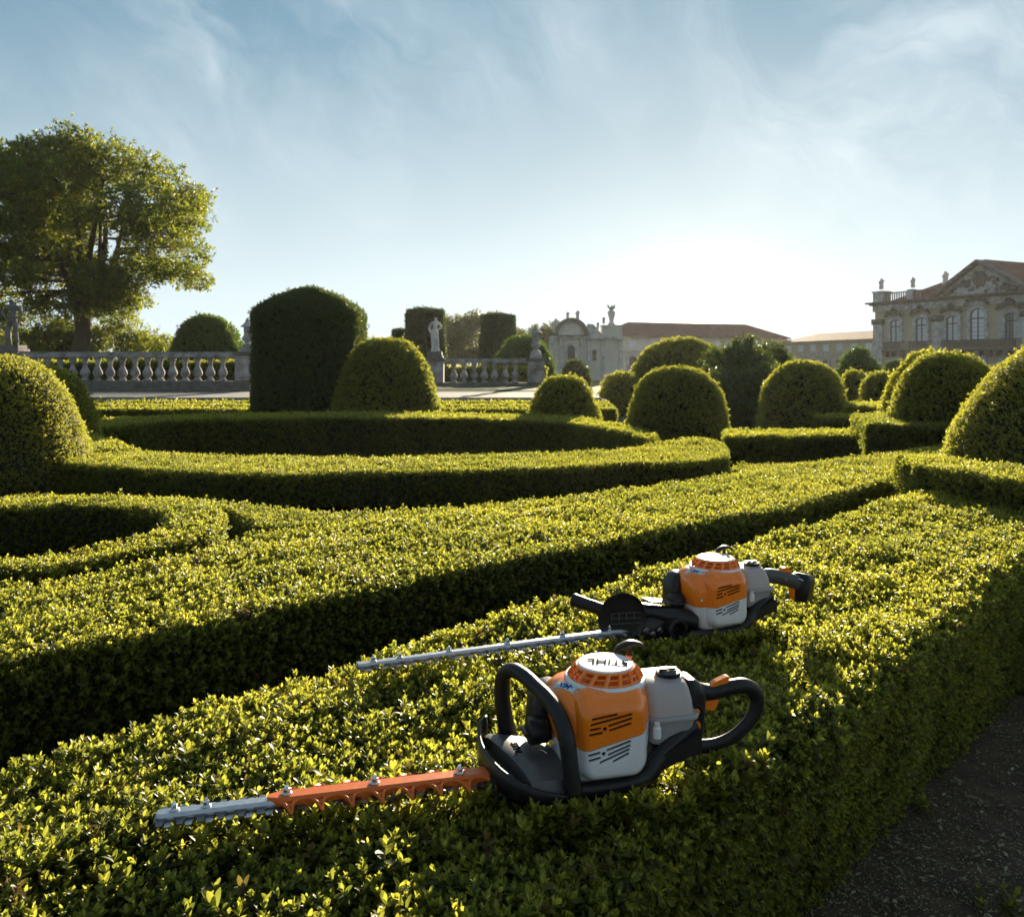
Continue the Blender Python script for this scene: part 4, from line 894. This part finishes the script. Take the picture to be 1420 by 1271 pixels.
    for i in range(16):
        a = 2 * math.pi * i / 16; pts = [(cc.x + rr * math.cos(a + tw), cc.y + rr * math.sin(a + tw), z) for rr, z, tw in ((.0778, .2255, 0), (.076, .2345, .04), (.070, .246, .09), (.061, .2552, .15))]
        tube(bm, pts, (.0046, .0046), 6, 2)
    build('starter_cage', bm, ORANGE, root, smooth='auto')
    bm = NB(); lathe(bm, [(.0585, .2535), (.0595, .258), (.057, .2612), (.05, .2622), (.0, .2628)], 40, Mc); cap_ = build('starter_cap', bm, WHITEP, root, smooth='auto')
    text_obj('lettering', 'STIHL', .034, INKB, Matrix.Translation((cc.x + .004, cc.y - .006, .2640)) @ Matrix.Rotation(R(158), 4, 'Z'), cap_, .0007, .0004)
    # decal on the hood shoulder
    from mathutils.bvhtree import BVHTree
    bv = BVHTree.FromPolygons([v.co.copy() for v in hood.data.vertices], [tuple(p.vertices) for p in hood.data.polygons])
    def drape_on(me, lift):      # lay a flat print down on the curved hood
        for v in me.vertices:
            h_ = bv.ray_cast(Vector((v.co.x, v.co.y, .4)), Vector((0, 0, -1)))
            if h_[0] is not None: v.co.z = h_[0].z + lift + v.co.z * .3
    dM = Matrix.Translation((-.0800, -.026, 0)) @ Matrix.Rotation(R(-62), 4, 'Z')
    gv = [dM @ Vector((-.036 + .072 * i / 14, -.009 + .018 * j / 4, 0)) for j in range(5) for i in range(15)]
    dme = rawmesh('decal', gv, [(j * 15 + i, j * 15 + i + 1, (j + 1) * 15 + i + 1, (j + 1) * 15 + i) for j in range(4) for i in range(14)]); drape_on(dme, .0006)
    dec = link('decal', dme, LABELW, root)
    for body_, sz_, m_, x_ in (('2', .018, ORANGE, .024), ('-MIX', .018, INKBLUE, -.006)):
        to_ = text_obj('lettering', body_, sz_, m_, dM @ Matrix.Translation((x_, 0, 0)) @ Matrix.Rotation(R(180), 4, 'Z'), dec, .0002, .0005); drape_on(to_.data, .0011)
    # pull starter
    bm = NB(); tube(bm, [(.080, .052, .215), (.084, .055, .235), (.087, .058, .247)], [.0085, .007, .0075], 12, 3); build('starter_tower', bm, ORANGE, root, smooth=True)
    bm = NB(); tube(bm, [(.086, .058, .243), (.088, .059, .262), (.089, .06, .270)], [.0055, .0048, .008], 10, 3)
    tube(bm, [(.052, .052, .258), (.062, .055, .267), (.089, .060, .2745), (.116, .065, .268), (.127, .068, .259)], [(.004, .003), (.0105, .0048), (.0125, .0062), (.0105, .0048), (.004, .003)], 12, 4); build('pull_handle', bm, BLACKP, root, smooth=True)
    # screws
    for p, n_ in (((.036, -.0905, .2085), (0, -.72, .7)), ((-.095, -.079, .150), (-.3, -1, .1))):
        bm = NB(); d = Vector(n_).normalized(); p = Vector(p); cyl(bm, p - d * .004, p + d * .0012, .0048, .0045, 12); build('screw', bm, CHROME, root)
    # air filter knob and black filter cover on the left rear of the hood
    bm = NB(); loft_z(bm, [(.10, -.138, -.09, .02, .085, .015), (.12, -.145, -.09, .012, .09, .02), (.18, -.140, -.09, .012, .09, .02), (.205, -.125, -.085, .02, .085, .018), (.212, -.11, -.085, .03, .075, .012)]); build('filter_cover', bm, BLACKP, root, smooth='auto')
    bm = NB(); M_ = Matrix.Translation((-.146, .01, .128)) @ Matrix.Rotation(R(-90), 4, 'Y'); lathe(bm, [(.026, -.03), (.028, 0), (.026, .008), (.018, .012), (.0, .012)], 20, M_); box(bm, -.004, .004, -.02, .02, .010, .020, M_); build('filter_knob', bm, BLACKP, root, smooth='auto')
    bm = NB(); tube(bm, [(-.148, .03, .095), (-.142, .012, .085), (-.128, -.005, .092), (-.112, -.02, .082)], .0016, 6, 5); build('cable', bm, CHROME, root, smooth=True)
    # fuel tank
    bm = NB(); loft_z(bm, [(.098, .098, .168, -.052, .055, .018), (.104, .090, .176, -.062, .064, .02), (.135, .086, .186, -.068, .07, .02), (.150, .085, .189, -.070, .072, .02)], 6)
    loft_z(bm, [(.1502, .083, .193, -.074, .076, .022), (.153, .082, .195, -.076, .078, .022), (.158, .082, .195, -.076, .078, .022), (.161, .083, .193, -.074, .076, .022)], 6)
    loft_z(bm, [(.1612, .085, .187, -.068, .072, .02), (.185, .083, .186, -.064, .07, .022), (.205, .083, .184, -.056, .066, .026), (.215, .084, .180, -.048, .060, .026), (.2195, .09, .172, -.038, .05, .022)], 6)
    tk = build('fuel_tank', bm, TANKP, root, smooth='auto')
    Mt = Matrix.Translation((.150, -.006, 0))
    bm = NB(); lathe(bm, [(.030, .2125), (.029, .222), (.024, .2235), (.0, .2235)], 24, Mt); build('tank_neck', bm, TANKP, tk, smooth='auto')
    bm = NB(); lathe(bm, [(.0262, .2236), (.0272, .226), (.0268, .2315), (.022, .233), (.0, .2325)], 28, Mt); box(bm, -.019, .019, -.003, .003, .2335, .238, Mt); build('tank_cap', bm, BLACKP, tk, smooth='auto')
    bm = NB(); lathe(bm, [(.008, 0), (.008, .02), (.0055, .022), (.0055, .03), (0, .03)], 12, Matrix.Translation((.0905, -.086, .130))); build('fuel_valve', bm, WHITEP, root, smooth='auto')
    # base frame: tray under the engine rising to the tank
    bm = NB()
    tube(bm, [(-.14, -.080, .048), (-.08, -.088, .044), (.03, -.088, .045), (.075, -.080, .056), (.105, -.070, .080), (.150, -.060, .104), (.195, -.05, .125)], [(.013, .014), (.014, .015), (.014, .015), (.016, .018), (.017, .022), (.016, .024), (.012, .026)], 12, 5)
    tube(bm, [(-.14, .070, .048), (-.08, .075, .044), (.03, .075, .045), (.075, .07, .056), (.105, .06, .080), (.150, .05, .104), (.195, .04, .125)], [(.013, .014), (.014, .015), (.014, .015), (.016, .018), (.017, .022), (.016, .024), (.012, .026)], 12, 5)
    ring_bridge(bm, [[(x, y, z - .013 + dz) for y, dz in ((-.085, 0), (.075, 0), (.075, th), (-.085, th))] for x, z, th in ((-.16, .045, .014), (-.08, .042, .014), (.03, .042, .016), (.075, .052, .02), (.105, .075, .03), (.15, .092, .034), (.19, .10, .04))])
    build('base_frame', bm, BLACKP, root, smooth='auto')
    return root

def bolts(root, xs, z, parent, s=1.):
    for x in xs:
        bm = NB(); lathe(bm, [(.0105 * s, 0), (.0105 * s, .002), (.0085 * s, .0035)], 16, Matrix.Translation((x, 0, z)))
        lathe(bm, [(.0072 * s, .0036), (.0072 * s, .0095), (.0045 * s, .0115), (.0035 * s, .0155)], 6, Matrix.Translation((x, 0, z)), ang0=x * 7); build('bolt', bm, CHROME, parent, smooth='auto')
def blade(root, x0, x1, z, step, tooth, bolts_x, two_sided=True, w_=.0155):
    bm = NB(); # raised guide rail with chamfered edges
    prof = [(-w_, 0), (w_, 0), (w_, .0035), (w_ * .62, .0085), (-w_ * .62, .0085), (-w_, .0035)]
    ring_bridge(bm, [[(x, y * s_, z + zz_) for y, zz_ in prof] for x, s_ in ((x0 + .004, .8), (x0 + .012, 1.), (x1, 1.))]); g = build('guide_bar', bm, STEEL, root)
    bolts(root, bolts_x, z + .0086, g, .85)
    for zo, off, m_ in ((-.0028, 0, STEEL_D), (-.0058, step * .42, STEEL)):
        bm = NB(); box(bm, x0, x1 + .02, -w_ * .92, w_ * .92, z + zo, z + zo + .0026); kb = build('knife_bar', bm, m_, root)
        x = x0 + .012 + off
        while x < x1 + .01:
            for sgn in ((-1, 1) if two_sided else (-1,)):
                bm = NB(); a, b_, t = .0125, .0065, tooth
                poly = [(x - a, sgn * w_ * .9), (x - b_, sgn * (w_ + t * .35)), (x - b_ * .8, sgn * (w_ + t)), (x + b_ * .8, sgn * (w_ + t)), (x + b_, sgn * (w_ + t * .35)), (x + a, sgn * w_ * .9)]
                if sgn > 0: poly = poly[::-1]
                prism(bm, poly, z + zo, z + zo + .0026); build('tooth', bm, m_, kb)
            x += step
    return g
AF = R(13.9)
fr = empty('hedge_trimmer', 'nearer orange and white hedge trimmer with orange blade guard and loop handles', 'hedge trimmer', (.1965 - .0107, 1.745 - .0026, Z0 - .006), AF, 'hedge trimmers lying on the front hedge')
make_machine(fr)
blade(fr, -.872, -.228, .050, .0355, .020, [-.838, -.782])
# orange blade guard with curved fingers
bm = NB(); z = .0588; gw = .0185
prof = [(-gw, -.012), (-gw, .0), (-gw * .72, .0052), (gw * .72, .0052), (gw, .0), (gw, -.012), (gw - .0025, -.012), (gw - .0025, -.0005), (-gw + .0025, -.0005), (-gw + .0025, -.012)]
ring_bridge(bm, [[(x, y * s_, z + zz_) for y, zz_ in prof] for x, s_ in ((-.672, .35), (-.652, .95), (-.64, 1.), (-.228, 1.), (-.222, .95))])
gd = build('blade_guard', bm, ORANGE_G, fr, smooth='auto')
nf = 8
for i in range(nf):
    x = -.632 + i * .0565
    for sgn in (-1, 1):
        bm = NB()
        for s2 in (-1, 1):
            tube(bm, [(x + s2 * .024, sgn * (gw - .001), z - .001), (x + s2 * .012, sgn * (gw + .0045), z - .0015), (x + s2 * .005 + .002, sgn * (gw + .014), z - .004), (x + .006, sgn * (gw + .028), z - .012)], [(.002, .0035), (.0032, .0042), (.0036, .0044), (.0026, .003)], 8, 3)
        prism(bm, ([(x - .016, sgn * gw * .98), (x + .016, sgn * gw * .98), (x + .006, sgn * (gw + .014)), (x, sgn * (gw + .014))])[::sgn], z - .007, z - .003)
        build('guard_finger', bm, ORANGE_G, gd, smooth='auto')
bolts(fr, [-.637, -.470, -.300], z + .0053, gd, 1.)
# gearbox under the cover, black gear housing, hand guard and front cover
bm = NB(); loft_z(bm, [(.022, -.235, -.10, -.05, .05, .02), (.035, -.238, -.10, -.055, .055, .02), (.058, -.222, -.10, -.05, .05, .02), (.066, -.2, -.10, -.04, .04, .02)]); cyl(bm, (-.232, -.03, .03), (-.232, -.03, .062), .017, .012, 12); cyl(bm, (-.228, .028, .03), (-.228, .028, .06), .015, .012, 12); build('gearbox', bm, BLACKP, fr, smooth='auto', )
bm = NB(); rings = []
for x, zt, zc, w_ in ((-.205, .094, .060, .112), (-.19, .099, .062, .113), (-.165, .096, .060, .112), (-.13, .090, .055, .105), (-.10, .086, .05, .095)):
    sec = [(-w_, .040), (-w_, zc), (-w_ * .93, zc + (zt - zc) * .55), (-w_ * .7, zt - .006), (-w_ * .3, zt), (w_ * .3, zt), (w_ * .7, zt - .002), (w_ * .95, zt - .012), (w_, zc), (w_, .040)]
    rings.append([(x + .25 * y * (-1 if False else 0) - .05 * (y / .11) * .55, y, z_) for y, z_ in sec])
ring_bridge(bm, rings); cv_ = build('gear_cover', bm, GREYP, fr, smooth='auto')
lt = text_obj('lettering', 'STIHL', .021, INKB, Matrix.Translation((-.181, .004, .0985)) @ Matrix.Rotation(R(8), 4, 'Y') @ Matrix.Rotation(R(-90), 4, 'Z'), cv_, .0008, .0003)
# hand guard: curved upright shield across the front
bm = NB(); rings = []
gpath = catmull([(-.218, .128, .120), (-.238, .104, .112), (-.246, .05, .100), (-.240, -.01, .094), (-.222, -.065, .088), (-.190, -.103, .078), (-.150, -.118, .066), (-.105, -.120, .056)], 4)
for i, q in enumerate(gpath):
    d = (gpath[min(i + 1, len(gpath) - 1)] - gpath[max(0, i - 1)]); nrm_ = Vector((d.y, -d.x, 0)).normalized(); t = i / (len(gpath) - 1)
    zb = .066 - .022 * min(1, t * 3.) ; th = .0042
    rings.append([(q.x + nrm_.x * o_, q.y + nrm_.y * o_, z_) for o_, z_ in ((-th, zb), (-th * 1.2, (q.z + zb) / 2), (-th, q.z - .002), (0, q.z), (th, q.z - .002), (th * .6, (q.z + zb) / 2), (th, zb))])
ring_bridge(bm, rings); build('hand_guard', bm, BLACKP, fr, smooth=True)
# front loop handle
bm = NB()
tube(bm, [(-.171, .112, .070), (-.180, .115, .120), (-.186, .114, .175), (-.184, .104, .212), (-.172, .080, .231), (-.156, .045, .231), (-.140, .005, .221), (-.126, -.035, .211), (-.114, -.075, .192), (-.108, -.100, .163), (-.104, -.109, .125), (-.100, -.113, .085), (-.096, -.112, .055)],
     [(.016, .021), (.0155, .018), (.0155, .017), (.0155, .0165), (.0155, .0165), (.0155, .016), (.0155, .016), (.0155, .016), (.0155, .0165), (.016, .017), (.0155, .0165), (.016, .0165), (.019, .019)], 14, 5, up=(1, 0, 0)); build('front_handle', bm, BLACKG, fr, smooth=True)
bm = NB(); tube(bm, [(-.183, .118, .075), (-.178, .112, .062), (-.14, .02, .045), (-.105, -.11, .045)], .018, 10, 4); build('handle_base', bm, BLACKP, fr, smooth=True)
# rear D handle
bm = NB(); loft_z(bm, [(.06, .176, .216, -.026, .026, .01), (.09, .180, .224, -.03, .03, .012), (.13, .184, .228, -.032, .032, .012), (.18, .186, .232, -.032, .032, .014), (.205, .188, .218, -.030, .030, .014), (.214, .190, .206, -.024, .024, .01)]); build('handle_hub', bm, BLACKP, fr, smooth='auto')
bm = NB(); tube(bm, [(.200, 0, .186), (.225, 0, .178), (.255, 0, .174), (.300, 0, .180), (.335, 0, .180), (.358, 0, .166), (.366, 0, .142), (.356, 0, .112), (.330, 0, .085), (.295, 0, .066), (.255, 0, .058), (.215, 0, .060), (.19, 0, .07)],
                   [(.026, .030), (.020, .020), (.017, .0175), (.0165, .0165), (.0165, .0165), (.0165, .0135), (.0165, .011), (.016, .0095), (.015, .0090), (.0145, .009), (.0145, .0095), (.017, .012), (.02, .014)], 16, 5, up=(0, 1, 0)); rh = build('rear_handle', bm, BLACKG, fr, smooth=True)
bm = NB(); tube(bm, [(.305, -.0145, .0735), (.32, -.015, .081), (.335, -.015, .0925)], (.001, .003), 8, 3, up=(0, 1, 0)); build('handle_slit', bm, INNER, rh, smooth=True)
bm = NB(); fprism(bm, [(.240, .184), (.292, .1925), (.2955, .206), (.289, .2075), (.262, .198)], -.009, .009); build('trigger_lock', bm, ORANGE, fr, bevel=.0015)
bm = NB(); fprism(bm, [(.222, .160), (.272, .162), (.263, .139), (.255, .135), (.232, .143)], -.008, .008); build('throttle_trigger', bm, ORANGE, fr, bevel=.0018)
def lathe_y(name, prof, x, y, z, m, parent, n=24):
    bm = NB(); lathe(bm, prof, n, Matrix.Translation((x, y, z)) @ Matrix.Rotation(R(90), 4, 'X')); return build(name, bm, m, parent, smooth='auto')
kb = lathe_y('locking_ring', [(.0165, -.012), (.0165, .004), (.015, .0065), (.0125, .0065), (.012, .003), (0, .003)], .2, -.034, .152, BLACKP, fr)
lathe_y('lock_button', [(.0072, 0), (.0072, .006), (.006, .0075), (0, .0078)], .2, -.0372, .152, ORANGE, kb, 16)
bm = NB(); fprism(bm, [(.197, .131), (.208, .130), (.211, .122), (.207, .107), (.198, .106)], -.041, -.030); build('stop_slide', bm, ORANGE, fr, bevel=.0015)
bm = NB(); cyl(bm, (.202, -.03, .084), (.202, -.03, .102), .007, .006, 12); build('hub_screw', bm, STEEL_D, fr)

# rear machine
AR = R(21.4)
rr_ = empty('hedge_trimmer', 'farther orange and white hedge trimmer with long bare steel blade and round guard', 'hedge trimmer', (.657, 2.717, Z0 - .012), AR, 'hedge trimmers lying on the front hedge')
make_machine(rr_, True)
blade(rr_, -1.168, -.262, .058, .0420, .024, [-1.12, -1.045, -.90, -.72, -.54, -.38], two_sided=True, w_=.0135)
# arm from the gearbox to the engine, with a round socket
bm = NB(); tube(bm, [(-.305, .035, .118), (-.26, .02, .112), (-.2, .0, .098), (-.14, -.02, .085), (-.095, -.03, .075)], [(.034, .018), (.034, .022), (.034, .026), (.038, .030), (.045, .03)], 14, 5); build('gear_arm', bm, BLACKP, rr_, smooth='auto')
bm = NB(); box(bm, -.282, -.15, -.018, .034, .124, .128, Matrix.Rotation(R(9), 4, 'Y') @ Matrix.Translation((.016, 0, -.022))); build('arm_plate', bm, GREYP, rr_, bevel=.0015)
bm = NB(); loft_z(bm, [(.03, -.29, -.13, -.03, .045, .02), (.05, -.30, -.12, -.035, .05, .02), (.082, -.29, -.12, -.03, .05, .02), (.095, -.27, -.12, -.02, .04, .02)]); build('gearbox', bm, BLACKP, rr_, smooth='auto')
for x, z_ in ((-.272, .062), (-.248, .048), (-.222, .058)):
    bm = NB(); lathe(bm, [(.011, 0), (.011, .006), (.006, .009), (.006, .012), (0, .012)], 10, Matrix.Translation((x, -.034, z_)) @ Matrix.Rotation(R(90), 4, 'X')); build('gearbox_bolt', bm, STEEL_D, rr_, smooth='auto')
lathe_y('side_socket', [(.030, -.06), (.034, -.01), (.034, .004), (.030, .008), (.0245, .008), (.023, -.004), (.022, -.03), (0, -.03)], -.172, -.062, .062, BLACKP, rr_, 28)
# front grip with round guard disc
gp = Vector((-.345, .035, .105)); gdv = Vector((-.62, .72, .16)).normalized()
bm = NB(); Mq = Matrix.Translation(gp) @ gdv.to_track_quat('Z', 'Y').to_matrix().to_4x4()
lathe(bm, [(.02, .0), (.019, .03), (.0195, .09), (.021, .13), (.0225, .138), (.020, .145), (0, .146)], 20, Mq); build('front_grip', bm, BLACKG, rr_, smooth='auto')
bm = NB(); Md = Matrix.Translation((-.343, -.012, .104)) @ Matrix.Rotation(R(90), 4, 'X') @ Matrix.Rotation(R(-12), 4, 'Y')
lathe(bm, [(.0, -.006), (.062, -.0055), (.075, -.001), (.078, .004), (.0765, .0045), (.073, .001), (.061, -.0025), (0, -.003)], 44, Md); gdd = build('disc_guard', bm, BLACKP, rr_, smooth='auto')
bm = NB()
for k in range(3): tube(bm, [(-.034, -.018 + k * .016, .001), (.062, -.018 + k * .016, .001)], .0016, 6)
for k in range(4): tube(bm, [(-.034 + k * .024, -.018, .001), (-.034 + k * .024, .014, .001)], .0016, 6)
bmesh.ops.transform(bm, matrix=Md, verts=bm.verts); build('guard_ribs', bm, GREYP, gdd, smooth=True)
bm = NB(); tube(bm, [(-.345, .04, .108), (-.33, .02, .108), (-.30, .02, .112), (-.27, .02, .112)], [.021, .022, .022, .024], 12, 3); build('grip_mount', bm, BLACKP, rr_, smooth=True)
# rear throttle grip with a big end cap
bm = NB(); loft_z(bm, [(.09, .176, .206, -.02, .03, .01), (.15, .182, .212, -.02, .03, .012), (.19, .186, .210, -.018, .028, .012)]); tube(bm, [(.185, .01, .172), (.215, .008, .178), (.232, .006, .178)], .0145, 12, 3); build('grip_mount', bm, BLACKP, rr_, smooth='auto')
bm = NB(); tube(bm, [(.212, .008, .178), (.222, .007, .178), (.26, .002, .172), (.30, -.006, .160), (.335, -.012, .148)], [(.017, .017), (.023, .0235), (.024, .0245), (.0235, .024), (.027, .027)], 18, 4); build('rear_grip', bm, GREYP, rr_, smooth=True)
bm = NB(); Me_ = Matrix.Translation((.352, -.016, .128)) @ Matrix.Rotation(R(24), 4, 'Z') @ Matrix.Rotation(R(14), 4, 'Y')
vs = loft_z(bm, [(-.045, -.020, .014, -.020, .022, .010), (-.036, -.026, .02, -.028, .03, .014), (-.005, -.032, .026, -.034, .036, .016), (.03, -.032, .030, -.034, .036, .014), (.044, -.028, .028, -.030, .032, .012), (.050, -.02, .02, -.022, .024, .01)]); bmesh.ops.transform(bm, matrix=Me_, verts=vs); build('grip_end_cap', bm, BLACKP, rr_, smooth='auto')
bm = NB(); fprism(bm, [(.268, .192), (.312, .180), (.306, .196), (.288, .2045), (.276, .203)], -.012, .006); build('trigger_lock', bm, ORANGE, rr_, bevel=.0015)
bm = NB(); fprism(bm, [(.304, .136), (.322, .132), (.326, .102), (.318, .092), (.306, .096)], -.020, -.004); build('throttle_trigger', bm, ORANGE, rr_, bevel=.0018)
for x, z_ in ((.275, .168), (.325, .165), (.345, .095)):
    bm = NB(); cyl(bm, (x, -.020, z_), (x, -.0275 if x < .3 else -.052, z_), .0038, .0036, 10); build('screw', bm, CHROME, rr_)
print('SPRIGS', TOTAL[0], 'OBJECTS', len(bpy.data.objects))

# ------------------------------------------------------------------ thin evening haze
HZ = bpy.data.materials.new('haze_air'); HZ.use_nodes = True; t = NT(HZ.node_tree); t.n.clear()
pv_ = t.add('ShaderNodeVolumePrincipled', ins={'Color': (.98, .97, .95, 1), 'Density': .00016, 'Anisotropy': .5})
t.l.new(pv_.outputs[0], t.add('ShaderNodeOutputMaterial').inputs['Volume'])
bm = NB(); box(bm, -90, 90, -6, 135, -1.2, 14); hzb = build('haze', bm, HZ); hzb['kind'] = 'stuff'
